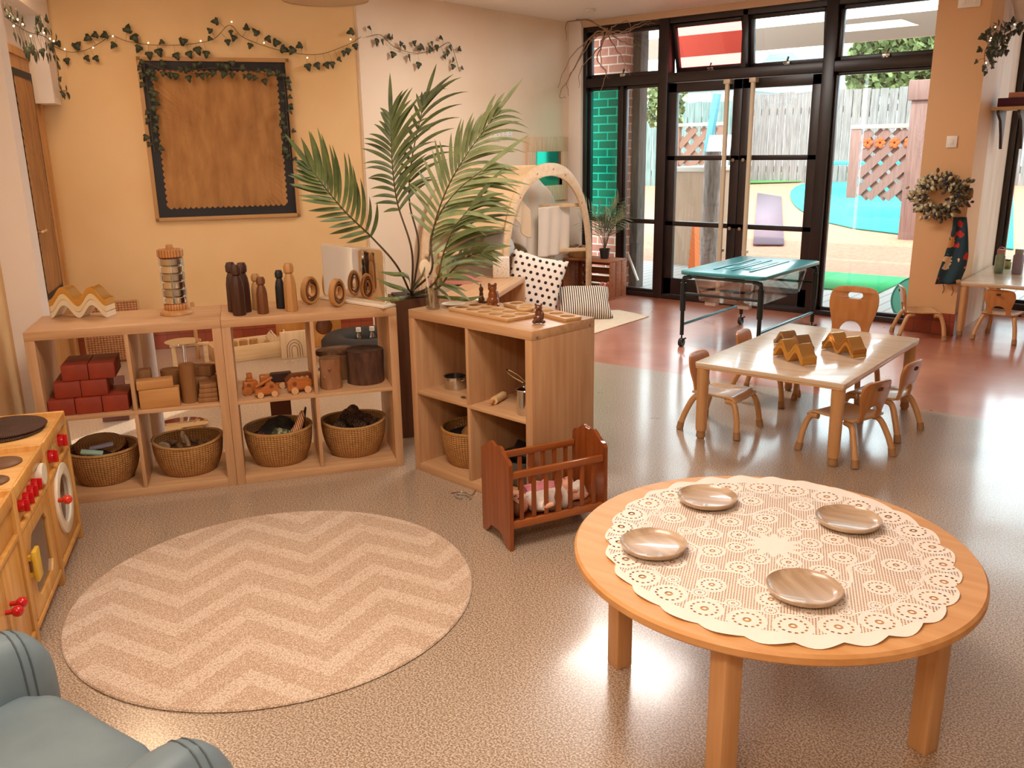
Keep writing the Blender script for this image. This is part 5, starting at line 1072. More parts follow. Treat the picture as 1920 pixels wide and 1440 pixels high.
# ================================================================ PALMS
def leaflet(b, p, d, up, l, w_, droop, K=6, bend=None):
    bend = bend or Vector((0, 0, 0))
    """narrow pointed blade starting at p along d, folded along the midrib"""
    d = d.normalized(); side = d.cross(up).normalized(); pos = Vector(p); cur = d.copy(); L_, C_, R_ = [], [], []
    for i in range(K+1):
        u = i/K; ww = w_*(math.sin(PI*min(1, (u*.86+.14)))**.8) if u < 1 else .0004; nn = side.cross(cur).normalized()
        L_.append(b._v(pos+side*ww+nn*ww*.35)); C_.append(b._v(pos)); R_.append(b._v(pos-side*ww+nn*ww*.35))
        pos = pos+cur*(l/K); cur = (cur+bend/K+Vector((0, 0, -droop/K))).normalized()
    for i in range(K):
        b.bm.faces.new((L_[i], C_[i], C_[i+1], L_[i+1])); b.bm.faces.new((C_[i], R_[i], R_[i+1], C_[i+1]))
def frond(par, pts, l0, w_, n, s0=.35, mats=GREEN, sides=(1, 1), bias=(0, 0), droop=.5, ang0=1.0, seed=0, stem_r=.006, bnd=(.6, .1)):
    """pts: 3D rachis; leaflets along it from fraction s0"""
    R_ = random.Random(seed); c = spline(pts, 10); k = len(c); t = MB(); t.tube(c, [stem_r*(1-.8*i/k) for i in range(k)], 8); st = t.obj('stem', STEMM if stem_r > .005 else GREEN, par)
    b = MB(); vw = (c[k//2]-CO).normalized()
    n = int(n*.92)
    for i in range(n):
        u = s0+(1-s0)*i/(n-1); f = u*(k-1); j = min(int(f), k-2); p = c[j].lerp(c[j+1], f-j); tn = (c[j+1]-c[j]).normalized(); sd = tn.cross(Vector((CF.x, CF.y, 0)).normalized()).normalized()
        prof = math.sin(PI*(.18+.72*(u-s0)/(1-s0)))**.6; q = (u-s0)/(1-s0)
        for s_ in (1, -1):
            if not sides[0 if s_ > 0 else 1]: continue
            a = ang0*(1-.62*q)+R_.uniform(-.08, .08); d = tn*math.cos(a)+sd*s_*math.sin(a)+Vector((CF.x, CF.y, 0))*R_.uniform(-.25, .25)+Vector((0, 0, bias[0 if s_ > 0 else 1]))
            leaflet(b, p, d, Vector((-CF.x, -CF.y, .6)), l0*prof*R_.uniform(.85, 1.1)*(sides[0] if s_ > 0 else sides[1]), w_, droop*R_.uniform(.6, 1.3), 8, tn*(bnd[0] if s_ > 0 else bnd[1]))
    leaflet(b, c[-1], c[-1]-c[-2], Vector((-CF.x, -CF.y, .6)), l0*.7, w_, .1)
    b.obj('leaflets', mats, st, ang=80)
PD = 4.12
pl_ = at(762, 826); PB_ = Vector((pl_.x-.06, pl_.y+.14, 0))
t = thing('planter', 'tall dark brown square planter between the shelf units, palm in it', 'planter', (PB_.x, PB_.y, 0), AL)
b = MB(); b.prism([(-.10, -.085), (.115, -.085), (.115, .13), (-.10, .13)], 0, .735, 'z'); b.obj('body', M('planter_brown', '6E4730', '5A3724', rough=.5, scale=5, stretch=(7, 7, .6)), t)
b = MB(); b.box(-.085, .10, -.07, .115, .7355, .745, .002); b.obj('soil', M('soil', '4A3626', '2F2219', rough=.95, scale=60), t)
palm = thing('potted_palm', 'large arching palm rising from the brown planter between the shelf units', 'palm', (PB_.x, PB_.y, .745)); palm.location = (0, 0, 0)
base = Vector((PB_.x, PB_.y, .746))
def fr(px, dep, *a, **k): frond(palm, [base+Vector((rnd.uniform(-.03, .03), rnd.uniform(-.03, .03), 0))]+[atd(x, y, d) for (x, y), d in zip(px, dep)], *a, **k)
fr([(745, 500), (700, 448), (650, 400), (612, 355), (585, 318)], [3.95, 3.8, 3.68, 3.6, 3.55], .25, .0105, 19, .42, GREEN, (.62, 1), (-.0, .1), .1, 1.2, 1, .006, (.2, .95))
fr([(772, 470), (745, 380), (735, 300), (733, 225)], [4.1, 4.05, 4.0, 3.95], .29, .010, 19, .46, GREEN, (.50, 1), (-.2, .25), 1.0, .95, 2, .006, (.2, .0))
fr([(785, 460), (768, 380), (772, 300), (790, 215), (797, 190)], [4.25, 4.3, 4.3, 4.3, 4.3], .28, .0095, 15, .45, GREEN, (.35, 1), (.0, .2), 1.0, .85, 3, .006, (.5, .0))
fr([(800, 500), (815, 420), (840, 350), (875, 290), (925, 220)], [4.0, 3.95, 3.9, 3.85, 3.8], .30, .0095, 22, .35, GREENY, (.75, 1), (.1, .15), 1.1, .95, 4, .006, (.4, .0))
fr([(808, 510), (808, 450), (825, 400), (860, 355), (905, 318)], [3.85, 3.75, 3.65, 3.6, 3.55], .34, .0105, 21, .25, GREENY, (.0, 1), (0, .1), .9, .95, 5, .006, (0, .0))
fr([(815, 530), (830, 480), (850, 430), (885, 385)], [3.8, 3.7, 3.62, 3.58], .30, .0095, 18, .25, GREEN, (0, 1), (0, .1), .9, .9, 6, .006, (0, 0))
fr([(820, 540), (845, 510), (880, 480), (915, 470)], [3.85, 3.8, 3.75, 3.7], .17, .007, 14, .25, GREENY, (.6, 1), (0, 0), .5, .9, 7)
for k, (px, d) in enumerate((([(765, 520), (735, 515), (712, 510)], 3.9), ([(760, 545), (730, 535), (705, 522)], 3.9), ([(755, 560), (728, 562), (700, 558)], 3.85), ([(850, 560), (880, 562), (905, 555)], 3.9), ([(790, 520), (800, 495), (812, 470)], 3.9))):
    b = MB(); pts = [base]+[atd(x, y, d) for x, y in px]; c = spline(pts, 6); n = len(c)
    for s_ in (1,):
        A, B2 = [], []
        for i, p in enumerate(c):
            w_ = .013*math.sin(PI*(i+.6)/(n+.2)); A.append(b._v(p+CU*w_)); B2.append(b._v(p-CU*w_*.6-CF*.006))
        for i in range(n-1): b.bm.faces.new((A[i], B2[i], B2[i+1], A[i+1]))
    b.obj('base_leaf', GREEN, palm, ang=80, solid=.001)
# small palm in black pot
t = thing('small_potted_palm', 'small palm in a black pot on the wooden crate', 'potted plant', (-4.80, 7.33, chh+.0005)); sp0 = Vector((-4.80, 7.33, chh))
b = MB(); b.lathe([(0, 0), (.040, 0), (.052, .085), (.056, .087), (.056, .098), (.050, .098), (.048, .08), (0, .08)], 28); b.obj('pot', M('black_pot', '26221F', rough=.5), t)
R2 = random.Random(5); b = MB(); ls = MB()
for i in range(17):
    a = R2.uniform(0, 2*PI); sp2 = R2.uniform(.05, .26); h = R2.uniform(.30, .56)*(1-.5*sp2); c = spline([(0, 0, .07), (.3*sp2*math.cos(a), .3*sp2*math.sin(a), .07+h*.6), (sp2*math.cos(a), sp2*math.sin(a), .07+h)], 6); b.tube(c, .0022, 5)
    for j in range(5, 13):
        p = c[min(j, len(c)-1)]
        for s_ in (-1, 1): tn = (c[min(j, len(c)-1)]-c[min(j, len(c)-1)-1]).normalized(); sd = tn.cross(Vector((math.cos(a+1.5), math.sin(a+1.5), .3))).normalized(); leaflet(ls, p, tn+sd*s_*.8, Vector((0, 0, 1)) if abs(tn.z) < .9 else Vector((1, 0, 0)), .13, .0055, .6, 4)
b.obj('stems', STEMM, t); ls.obj('leaflets', M('small_palm_green', 'A3AC86', '6F7D5C', rough=.5, scale=20), t, ang=80)

# ================================================================ IVY
def ivy_leaf(b, p, d, nrm, s):
    d = d.normalized(); x = d.cross(nrm).normalized(); out = [(0, 0), (.38, .02), (.52, .30), (.30, .42), (.22, .70), (0, 1.0), (-.22, .70), (-.30, .42), (-.52, .30), (-.38, .02)]
    c = b._v(p+d*s*.4+nrm*s*.10); V = [b._v(p+x*u*s+d*v*s-nrm*s*.06*abs(u)) for u, v in out]
    for i in range(len(V)): b.bm.faces.new((c, V[i], V[(i+1) % len(V)]))
def garland(label, pts, place, nrm, step=.045, s=.05, seed=1, lights=None, spread=.05, name='ivy_garland'):
    R_ = random.Random(seed); t = thing(name, label, 'garland', (0, 0, 0)); c = spline([place(*p)+nrm*.022 for p in pts], 10); b = MB(); b.tube(c, .0022, 6); b2 = MB(); acc = 0
    stem = b
    for i in range(1, len(c)):
        acc += (c[i]-c[i-1]).length
        while acc > step:
            acc -= step; tn = (c[i]-c[i-1]).normalized(); a = R_.uniform(0, 2*PI); up = Vector((0, 0, 1)); side = tn.cross(nrm).normalized()*R_.choice((-1, 1)); q = c[i]+side*R_.uniform(.2, 1)*spread+nrm*R_.uniform(0, .02)
            stem.tube([c[i], q], .001, 4); ivy_leaf(b2, q, Vector((0, 0, -1))*R_.uniform(.3, 1)+side*.6+tn*R_.uniform(-.6, .6), (nrm+Vector((R_.uniform(-.5, .5), R_.uniform(-.5, .5), R_.uniform(-.3, .5)))).normalized(), s*R_.uniform(.75, 1.25))
    stem.obj('stem', STEMM, t); b2.obj('leaves', IVY, t, ang=80, solid=.0008)
    if lights:
        e = MC.get('bulb') or M('bulb', 'FFE7B0'); e.node_tree.nodes['Principled BSDF'].inputs['Emission Color'].default_value = (1, .75, .4, 1); e.node_tree.nodes['Principled BSDF'].inputs['Emission Strength'].default_value = 3
        for i in range(lights): p = c[int((i+.5)*len(c)/lights)]; b = MB(); b.ball(p+Vector((0, 0, R_.uniform(-.03, .03)))+nrm*.01, .0055, 8); b.obj('fairy_bulb', e, t)
    return t
wb = lambda x, y: atn(x, y, 7.085); ws = lambda x, y: atx(x, y, -5.36)
garland('ivy garland with fairy lights waving along the cream wall above the notice board', [(95, 85), (130, 98), (160, 95), (190, 80), (210, 68), (240, 78), (290, 85), (350, 84), (400, 74), (430, 48), (455, 70), (500, 88), (550, 100), (600, 102), (650, 85), (676, 70)], wb, -NL, .052, .056, 3, 9, .07)
garland('ivy garland waving along the right hand wall and hanging down at its end', [(683, 70), (710, 66), (735, 88), (775, 100), (815, 92), (838, 80), (848, 100), (858, 135)], ws, Vector((1, 0, 0)), .05, .054, 4, None, .07)
garland('ivy trailing down the left side and over the top of the notice board', [(290, 285), (284, 240), (282, 200), (276, 160), (272, 120), (300, 128), (340, 134), (400, 128), (450, 130), (500, 140), (535, 145)], lambda x, y: atn(x, y, 7.05), -NL, .028, .05, 5, None, .035)
garland('ivy trailing down the right side of the notice board', [(530, 140), (535, 180), (538, 220), (541, 260), (545, 300)], lambda x, y: atn(x, y, 7.05), -NL, .03, .045, 6, None, .03)
garland('thick ivy and fairy lights bunched over the left door in the corner', [(0, 30), (20, 45), (45, 60), (75, 68), (95, 85)], lambda x, y: ats(x, y, -1.10), DL, .03, .06, 7, 9, .11)
garland('short ivy strand hanging down from the corner boxing', [(95, 90), (100, 115), (103, 140), (106, 165), (118, 172)], lambda x, y: ats(x, y, -1.125), DL, .06, .045, 8, None, .03)
garland('ivy and fairy light bunch hanging beside the bay at the top right', [(1915, 30), (1885, 60), (1860, 58), (1850, 75), (1862, 90), (1880, 80), (1850, 85), (1842, 110), (1848, 135)], lambda x, y: atx(x, y, -1.50), Vector((.7, -.7, 0)), .022, .045, 9, 6, .06)
# curly twigs in the window corner
TWIG = M('twig', '9A7C62', rough=.8)
t = thing('curly_willow_twigs', 'bundle of curly bare twigs fixed in the ceiling corner beside the windows', 'twigs', (0, 0, 0))
root = aty(1135, 58, 7.40); R3 = random.Random(12)
ends = [[(1105, 75), (1068, 110), (1045, 165)], [(1110, 80), (1080, 120), (1062, 150), (1065, 180)], [(1085, 28), (1062, 40), (1064, 75)], [(1120, 110), (1135, 140), (1120, 180)], [(1150, 80), (1165, 110), (1180, 140)], [(1170, 55), (1200, 45), (1235, 35)], [(1165, 62), (1205, 50), (1225, 42)], [(1160, 75), (1185, 80), (1200, 88)], [(1115, 100), (1090, 130), (1085, 165)], [(1095, 30), (1080, 22), (1095, 50)], [(1125, 85), (1128, 120), (1140, 150)], [(1150, 50), (1180, 40), (1181, 70)], [(1105, 70), (1075, 130), (1050, 180), (1062, 184)]]
for i, e in enumerate(ends):
    pts = [root+Vector((R3.uniform(-.04, .04), R3.uniform(-.03, .03), R3.uniform(-.03, .03)))]
    for j, (x, y) in enumerate(e): pts.append(aty(x, y, 7.38-.05*j*R3.random())+Vector((R3.uniform(-.015, .015), 0, R3.uniform(-.015, .015))))
    c = spline(pts, 7); n = len(c); b = MB(); c = [p+Vector((.006*math.sin(k*1.3+i), 0, .006*math.cos(k*1.7+i))) for k, p in enumerate(c)]
    c = [Vector((p.x, p.y, min(p.z, CZ-.012))) for p in c]; b.tube(c, [.007*(1-.75*k/n) for k in range(n)], 6); b.obj('twig', TWIG, t)
# ================================================================ WALL FITTINGS
SOCK = M('socket_white', 'EFE6DA', rough=.35); SLOT = M('slot_grey', '8E8478', rough=.5)
def socket(label, p, rz, gangs=1, name='wall_socket', cat='socket', switch=False):
    t = thing(name, label, cat, p, rz); w_ = .075*gangs; b = MB(); b.box(-w_/2, w_/2, -.010, 0, -.043, .043, .004); b.obj('plate', SOCK, t)
    for g in range(gangs):
        x = (g-(gangs-1)/2)*.07; b = MB()
        if switch: b.box(x-.012, x+.012, -.014, -.0105, -.018, .018, .002)
        else: b.box(x-.004, x+.004, -.0112, -.0102, .008, .020); b.box(x-.016, x-.006, -.0112, -.0102, -.016, -.010); b.box(x+.006, x+.016, -.0112, -.0102, -.016, -.010)
        b.obj('switch' if switch else 'pin_slots', SLOT if not switch else SOCK, t)
for k, (px, py) in enumerate(((927, 256), (950, 252))): P = atx(px, py, -5.37); socket(['double socket behind the palm on the side wall', 'double socket on the side wall, nearer the windows'][k], P, PI/2, 2)
socket('light switch on the orange column', aty(1785, 266, 7.3), 0, 1, 'light_switch', 'switch', True)
socket('small beige box high on the orange column', aty(1818, 5, 7.3)+Vector((0, 0, .01)), 0, 2, 'wall_box', 'box', True)
b = MB(); b.lathe([(0, 0), (.045, -.002), (.05, -.012), (.05, -.025), (0, -.025)][::-1], 28); one('smoke_detector', b, SOCK, 'round white smoke detector on the ceiling by the windows', 'smoke detector', at(1107, 17, 2.66)+Vector((0, 0, 0)), 0)
# pendant shade
P = at(610, 1, 2.30)
t = thing('pendant_shade', 'wide cream drum lampshade hanging from the ceiling', 'lampshade', (P.x, P.y, 0)); b = MB(); b.lathe([(.245, 2.30), (.235, 2.48), (.232, 2.48), (.242, 2.302)], 48); b.obj('shade', M('shade_cream', 'D9BE98', rough=.8), t)
b = MB(); b.lathe([(0, 2.305), (.242, 2.305), (.242, 2.308), (0, 2.308)], 40); b.obj('diffuser', M('diffuser', 'CDAE84', rough=.7), t)
b = MB(); b.cyl((0, 0, 2.478), (0, 0, 2.66), .004, n=8); b.obj('cord', SOCK, t)
# mirror frame on the side wall
y0, y1 = atx(987, 280, -5.36).y, atx(1062, 280, -5.36).y
t = thing('plank_mirror', 'square mirror in a pale plank frame on the side wall above the den', 'mirror', (-5.368, 0, 0)); b = MB(); ya, yb2 = y0+.13, y1-.10
b.box(0, .03, y0, y1, 1.43, 1.57, .002); b.box(0, .03, y0, ya, .95, 1.43, .002); b.box(0, .03, yb2, y1, .95, 1.43, .002); b.box(0, .03, ya, yb2, .95, 1.10, .002); b.obj('plank_frame', M('pale_plank', 'E6C8A6', 'D5B08A', rough=.5, scale=5, stretch=(5, 14, 1)), t)
b = MB(); b.box(.004, .010, ya, yb2, 1.10, 1.43); b.obj('mirror_glass', M('dark_mirror', '8E857A', rough=.04, metal=1), t)
# wreath and apron on the column
WC = aty(1762, 368, 7.24)
t = thing('dried_leaf_wreath', 'wreath of olive and cream leaves hanging on the orange column', 'wreath', (0, 0, 0)); R4 = random.Random(3)
b = MB(); b.tube([WC+Vector((.13*math.cos(2*PI*i/30), 0, .11*math.sin(2*PI*i/30))) for i in range(31)], .006, 6, False); b.obj('ring', TWIG, t)
L1, L2, L3 = MB(), MB(), MB()
for i in range(520):
    a = R4.uniform(0, 2*PI); p = WC+Vector((.13*math.cos(a), R4.uniform(-.05, .01), .10*math.sin(a)))+Vector((R4.gauss(0, .034), 0, R4.gauss(0, .026))); nr = Vector((R4.uniform(-.7, .7), -1, R4.uniform(-.7, .7))).normalized(); d = Vector((math.cos(a+R4.uniform(-1, 1)), R4.uniform(-.3, .3), math.sin(a+R4.uniform(-1, 1))))
    tgt = L1 if math.cos(a) > -.2 and R4.random() < .75 else (L2 if R4.random() < .7 else L3)
    q = d-nr*d.dot(nr); s_ = R4.uniform(.025, .055)
    q.normalize(); x = q.cross(nr); V = [tgt._v(p+q*s_*u+x*s_*v) for u, v in ((0, 0), (.3, .25), (.7, .28), (1, 0), (.7, -.28), (.3, -.25))]; tgt.bm.faces.new(V)
L1.obj('olive_leaves', M('olive_leaf', '6B6244', '3E382C', rough=.7, scale=30), t, solid=.0012); L2.obj('cream_leaves', M('cream_leaf', 'D9CDA6', 'A69C76', rough=.7, scale=30), t, solid=.0012); L3.obj('dark_leaves', M('dark_leaf', '3B3440', '262028', rough=.7, scale=30), t, solid=.0012)
b = MB()
for k in range(5): p = WC+Vector((.04*k-.10, -.02, -.10)); b.tube(spline([p, p+Vector((.03, 0, -.04)), p+Vector((-.02+.02*k, -.01, -.09))], 6), .0016, 5)
b.obj('twigs', TWIG, t)
def apron_mat():
    m = M('apron_fabric', '1F3A44', rough=.85); nt, N, Lk, b = nodes(m); tc = N.new('ShaderNodeTexCoord'); v = N.new('ShaderNodeTexVoronoi'); v.inputs['Scale'].default_value = 12; v.inputs['Randomness'].default_value = .7
    nz = N.new('ShaderNodeTexNoise'); nz.inputs['Scale'].default_value = 22; Lk.new(tc.outputs['Object'], nz.inputs['Vector']); Lk.new(tc.outputs['Object'], v.inputs['Vector'])
    k = math_node(nt, 'LESS_THAN', math_node(nt, 'ADD', v.outputs['Distance'], math_node(nt, 'MULTIPLY', nz.outputs['Fac'], .9)), .80)
    sp = N.new('ShaderNodeSeparateColor'); Lk.new(v.outputs['Color'], sp.inputs[0]); r = N.new('ShaderNodeValToRGB'); r.color_ramp.interpolation = 'CONSTANT'; Lk.new(sp.outputs[0], r.inputs[0]); e = r.color_ramp.elements; e[0].color = hx('B8302C'); e[1].position = .35; e[1].color = hx('C98A4A'); q = e.new(.65); q.color = hx('D9B98C'); q = e.new(.85); q.color = hx('B8302C')
    mx = N.new('ShaderNodeMix'); mx.data_type = 'RGBA'; Lk.new(k, mx.inputs[0]); mx.inputs[6].default_value = hx('1F3A44'); Lk.new(r.outputs[0], mx.inputs[7]); Lk.new(mx.outputs[2], b.inputs['Base Color']); return m
ap = [(1790, 407), (1812, 408), (1772, 470), (1815, 465), (1754, 532), (1797, 540)]
rows = [(407, 1788, 1813), (430, 1786, 1815), (455, 1779, 1816), (480, 1772, 1816), (505, 1763, 1811), (532, 1755, 1799)]
t = thing('childs_apron', 'dark teal apron with orange and red animal pattern hanging on the column', 'apron', (0, 0, 0)); b = MB()
def apf(u, v):
    f = u*(len(rows)-1); j = min(int(f), len(rows)-2); w_ = f-j; y = rows[j][0]*(1-w_)+rows[j+1][0]*w_; x0 = rows[j][1]*(1-w_)+rows[j+1][1]*w_; x1 = rows[j][2]*(1-w_)+rows[j+1][2]*w_
    p = aty(x0+(x1-x0)*v, y, 7.27); p.y -= .012*math.sin(v*9+u*2)+.02*u; return p
b.grid(apf, 30, 24); b.obj('cloth', apron_mat(), t, ang=80, solid=.003)
b = MB(); hk = aty(1806, 370, 7.27)
for x in (1793, 1811): b.tube(spline([aty(x, 408, 7.262), aty((x+1806)/2, 385, 7.26), hk], 6), .003, 6)
b.obj('neck_strap', M('strap', 'C9A27C', rough=.8), t)
b = MB()
for x, y in ((1768, 536), (1785, 540)): b.tube(spline([aty(x, y-4, 7.23), aty(x+2, y+6, 7.23), aty(x-1, y+14, 7.23)], 5), .003, 6)
b.obj('tie', M('strap_dark', '5A4038', rough=.8), t)
P = aty(1812, 363, 7.3); b = MB(); b.box(-.06, .05, -.018, -.001, -.03, .03, .003); t = thing('coat_hook_board', 'small wooden coat hook board on the column behind the apron', 'hook board', P); b.obj('board', TANW, t); b = MB(); b.tube([(-.02, -.018, 0), (-.02, -.05, -.005), (-.02, -.055, .02)], .004, 8); b.obj('hook', STEEL, t)

# ================================================================ BAY AT THE RIGHT
low_table('pale bay table at the far right with drink bottles on it', -1.525, -.55, 7.27, 8.40, .43, .026, BIRCHT)
def bottle(label, px, py, h, r, body, lid, strap=False):
    P = at(px, py, .43); t = thing('drink_bottle', label, 'bottle', (P.x, P.y, .431), 0, 'drink bottles on the bay table')
    b = MB(); b.lathe([(0, 0), (r*.93, 0), (r, .006), (r, h*.72), (r*.72, h*.80), (r*.72, h*.84), (0, h*.84)], 28); b.obj('body', body, t)
    b = MB(); b.lathe([(r*.76, h*.82), (r*.80, h*.98), (r*.7, h), (0, h)], 24); b.lathe([(0, h*.82), (r*.76, h*.82)], 24); b.obj('lid', lid, t)
    if strap: b = MB(); b.tube(spline([(-r*.6, 0, h), (-r*.3, 0, h*1.08), (r*.4, 0, h*1.08), (r*.7, 0, h*1.0)], 6), .004, 6); b.obj('carry_loop', lid, t)
bottle('clear green drink bottle with a pink lid, left on the bay table', 1872, 512, .19, .036, M('green_bottle', '9FB09A', '6E8A78', rough=.2, scale=8), M('pink_lid', 'B9827C', rough=.4), True)
bottle('squat green and yellow bottle between the two taller bottles', 1888, 504, .08, .03, M('yellow_bottle', 'B7B06A', '6A7A4A', rough=.3, scale=20), M('dark_lid', '4B5A4A', rough=.4))
bottle('lilac grey metal drink bottle with a grey lid, right on the bay table', 1906, 514, .20, .040, M('lilac_bottle', '8F8494', rough=.35), M('grey_lid', '98968E', rough=.4))
SY = 7.78; t = thing('bracket_shelf', 'cream wall shelf on dark brackets in the bay', 'shelf', (0, 0, 0)); za = aty(1860, 204, SY-.10).z
b = MB(); b.box(-1.538, -.7, SY-.12, SY+.20, za-.012, za+.012, .002); b.obj('board', M('shelf_cream', 'E2C79C', rough=.4), t)
for x in (-1.50, -1.36):
    b = MB(); b.prism([(SY+.16, za-.0125), (SY-.10, za-.0125), (SY-.10, za-.035), (SY+.02, za-.09), (SY+.10, za-.20), (SY+.15, za-.30), (SY+.16, za-.30)], x, x+.02, 'x'); b.obj('bracket', M('bracket_dark', '3A2822', rough=.5), t)
b = MB(); b.box(-1.50, -.85, SY-.11, SY+.1, za+.0125, za+.075, .004); one('purple_case', b, M('purple', '4A1438', rough=.4), 'dark purple flat case lying on the bay shelf', 'case')
b = MB(); b.box(-1.44, -.9, SY-.06, SY+.12, za+.0755, za+.115, .004); one('pink_folder', b, M('dusty_pink', 'D9A090', rough=.6), 'dusty pink folder on top of the purple case', 'folder')
# drooping fabric swag in the bay head
b = MB()
def swf(u, v): return (-1.50+.9*v, 8.2-.5*u, 2.45+.12*v-.10*math.sin(PI*v)*(1-u)-.16*(1-u)+.02*math.sin(9*u+4*v))
b.grid(swf, 18, 24); one('ceiling_voile', b, M('voile', 'E9D6C4', rough=.9), 'pale voile draped under the bay ceiling at the top right', 'drape', solid=.004, ang=80)

# ================================================================ BEHIND THE LEFT UNITS
def at_b(px, py, t_): p = atn(px, py, t_); return p
WIC = weave('wicker', 'C98F5E', '8A5632', 150, 190, .9, .7, ('x', 'z'))
p0 = atn(165, 680, 6.75); t = thing('wicker_screen', 'tall wicker panel standing by the back wall behind the red bricks', 'wicker panel', (p0.x, p0.y, 0), AL); w_ = (atn(272, 660, 6.75)-p0).dot(DL)
b = MB(); b.box(.012, w_-.012, -.012, .012, .012, .44, .003); b.obj('panel', WIC, t); b = MB(); b.box(0, .012, -.014, .014, 0, .45, .003); b.box(w_-.012, w_, -.014, .014, 0, .45, .003); b.box(.0125, w_-.0125, -.014, .014, .44, .452, .003); b.obj('frame', TANW, t)
def bx(name, px, py, tt, w_, d, h, m, label, cat, rz=0, z=0, kids=None, g=None):
    P = at(px, py, z); t = thing(name, label, cat, P, AL+rz, g); b = MB(); b.box(-w_/2, w_/2, 0, d, 0.001, h, .004); b.obj('body', m, t); return t
# tray of blocks (open box)
P = at(470, 676); t = thing('wooden_tray_box', 'open pale wooden box of round blocks on the floor behind the vehicles', 'box', P, AL+.25)
for a in ((-.24, .24, 0, .014), (-.24, .24, .286, .30), (-.24, -.226, .0145, .2855), (.226, .24, .0145, .2855)): b = MB(); b.box(*a, .001, .115, .003); b.obj('wall_board', PALEW, t)
b = MB(); b.box(-.2255, .2255, .0145, .2855, .001, .012); b.obj('base_board', PALEW, t)
for i in range(4):
    q = P+Vector((math.cos(AL+.25)*(-.16+.075*i)-math.sin(AL+.25)*.12, math.sin(AL+.25)*(-.16+.075*i)+math.cos(AL+.25)*.12, .0125)); b = MB(); b.cyl((0, 0, 0), (0, 0, .12), .03, n=20); one('round_block', b, TANW, ['round tan block at the left end of the open box', 'round tan block second from the left in the open box', 'round tan block third from the left in the open box', 'round tan block nearest the middle of the open box'][i], 'wooden block', q, 0, 'round blocks in the open box')
# X shaped block
P = at(523, 667); t = MB(); ar = []
for k in range(4):
    for j, (r, a) in enumerate(((.035, -.785), (.12, -.28), (.125, .28))): aa = PI/4+k*PI/2+a; ar.append((r*math.cos(aa)*.8, .09+r*math.sin(aa)))
t.prism(ar, -.02, .02, 'y', .006); one('x_shaped_block', t, PALEWZ, 'X shaped pale wooden block standing on the floor behind the shelf', 'wooden block', P, AL-.35)
P = at(554, 672); t = thing('arch_print_board', 'square pale wooden block with a carved rainbow arch on it', 'wooden block', P, AL+.1); b = MB(); b.box(-.095, .095, 0, .04, .001, .20, .003); b.obj('body', PALEWZ, t)
b = MB()
for r in (.055, .038, .02): b.tube([(-r, -.001, .01)]+[(-r*math.cos(PI*i/16), -.001, .07+r*math.sin(PI*i/16)*1.3) for i in range(17)]+[(r, -.001, .01)], .0018, 6)
b.obj('carved_arch', MIDW, t)
ORW = M('orange_ply', 'C98A42', 'B87732', rough=.45, scale=4, stretch=(6, 6, .6))
for px, py, w_, lb, hole in ((550, 648, .24, 'square orange plywood panel behind the carved arch block', 0), (610, 650, .26, 'square orange plywood panel with a round recess, against the back wall', 1)):
    P = at(px, py); t = thing('plywood_panel', lb, 'panel', P, AL); b = MB(); 
    if hole:
        b.plate([rrect(w_, .30, .01, 3, 0, .151), circ(.065, 28, 0, .16)], .03, .002, Matrix.Rotation(PI/2, 4, 'X')); b.obj('body', ORW, t); b = MB(); b.plate([circ(.0645, 28, 0, .16)], .008, .0005, Matrix.Translation((0, .006, 0)) @ Matrix.Rotation(PI/2, 4, 'X')); b.obj('recess', MIDW, t)
    else: b.box(-w_/2, w_/2, 0, .03, .001, .29, .003); b.obj('body', ORW, t)
P = at(690, 664); t = thing('rubber_tyre', 'black rubber tyre lying on the floor with small bottles in it', 'tyre', (P.x, P.y, 0)); b = MB()
b.lathe([(.17, .02), (.20, .002), (.30, .002), (.335, .04), (.335, .12), (.30, .158), (.20, .158), (.17, .14), (.16, .08), (.17, .02)], 56); b.obj('body', M('tyre_rubber', '2E2A26', rough=.75, bump=.4, scale=30), t, ang=50)
for i, (dx, lb) in enumerate(((-.04, 'small clear bottle with a white cap, left one in the tyre'), (.06, 'small clear bottle with a white cap, middle one in the tyre'), (.15, 'small clear bottle with a white cap, right one in the tyre'))):
    q = at((678, 695, 715)[i], 650, 0); t = thing('small_bottle', lb, 'bottle', (P.x+DL.x*(dx-.02), P.y+DL.y*(dx-.02), 0.001), 0, 'clear bottles in the tyre'); b = MB(); b.lathe([(0, 0), (.030, 0), (.032, .01), (.030, .13), (.016, .165), (.016, .175), (0, .175)], 20); b.obj('body', glassm('bottle_plastic', (.8, .76, .7), .3), t); b = MB(); b.lathe([(0, .1755), (.019, .1755), (.019, .205), (0, .205)], 16); b.obj('cap', CREAMP, t)
P = at(350, 700); t = thing('silver_dish_stand', 'shiny silver dish on a stem on the floor behind the wooden blocks', 'dish', (P.x, P.y, 0)); b = MB(); b.lathe([(0, 0), (.07, 0), (.06, .01), (.012, .03), (.012, .20), (.10, .215), (.12, .225), (.12, .228), (0, .220)], 40); b.obj('body', CHROME, t)
P = at(340, 800); b = MB(); b.lathe([(0, .001), (.13, .001), (.145, .012), (.14, .014), (0, .006)], 48); one('silver_tray', b, CHROME, 'round silver tray on the floor seen above the second basket', 'tray', (P.x, P.y, 0))
bx('brown_cube_block', 420, 735, 0, .17, .17, .17, DB, 'brown wooden cube on the floor behind the slat blocks', 'wooden block', .3)
P = at(372, 672); b = MB(); b.cyl((0, 0, .001), (0, 0, .42), .014, n=14); one('broom_pole', b, TANW, 'thin tan wooden post against the red wall tiles', 'pole', P)
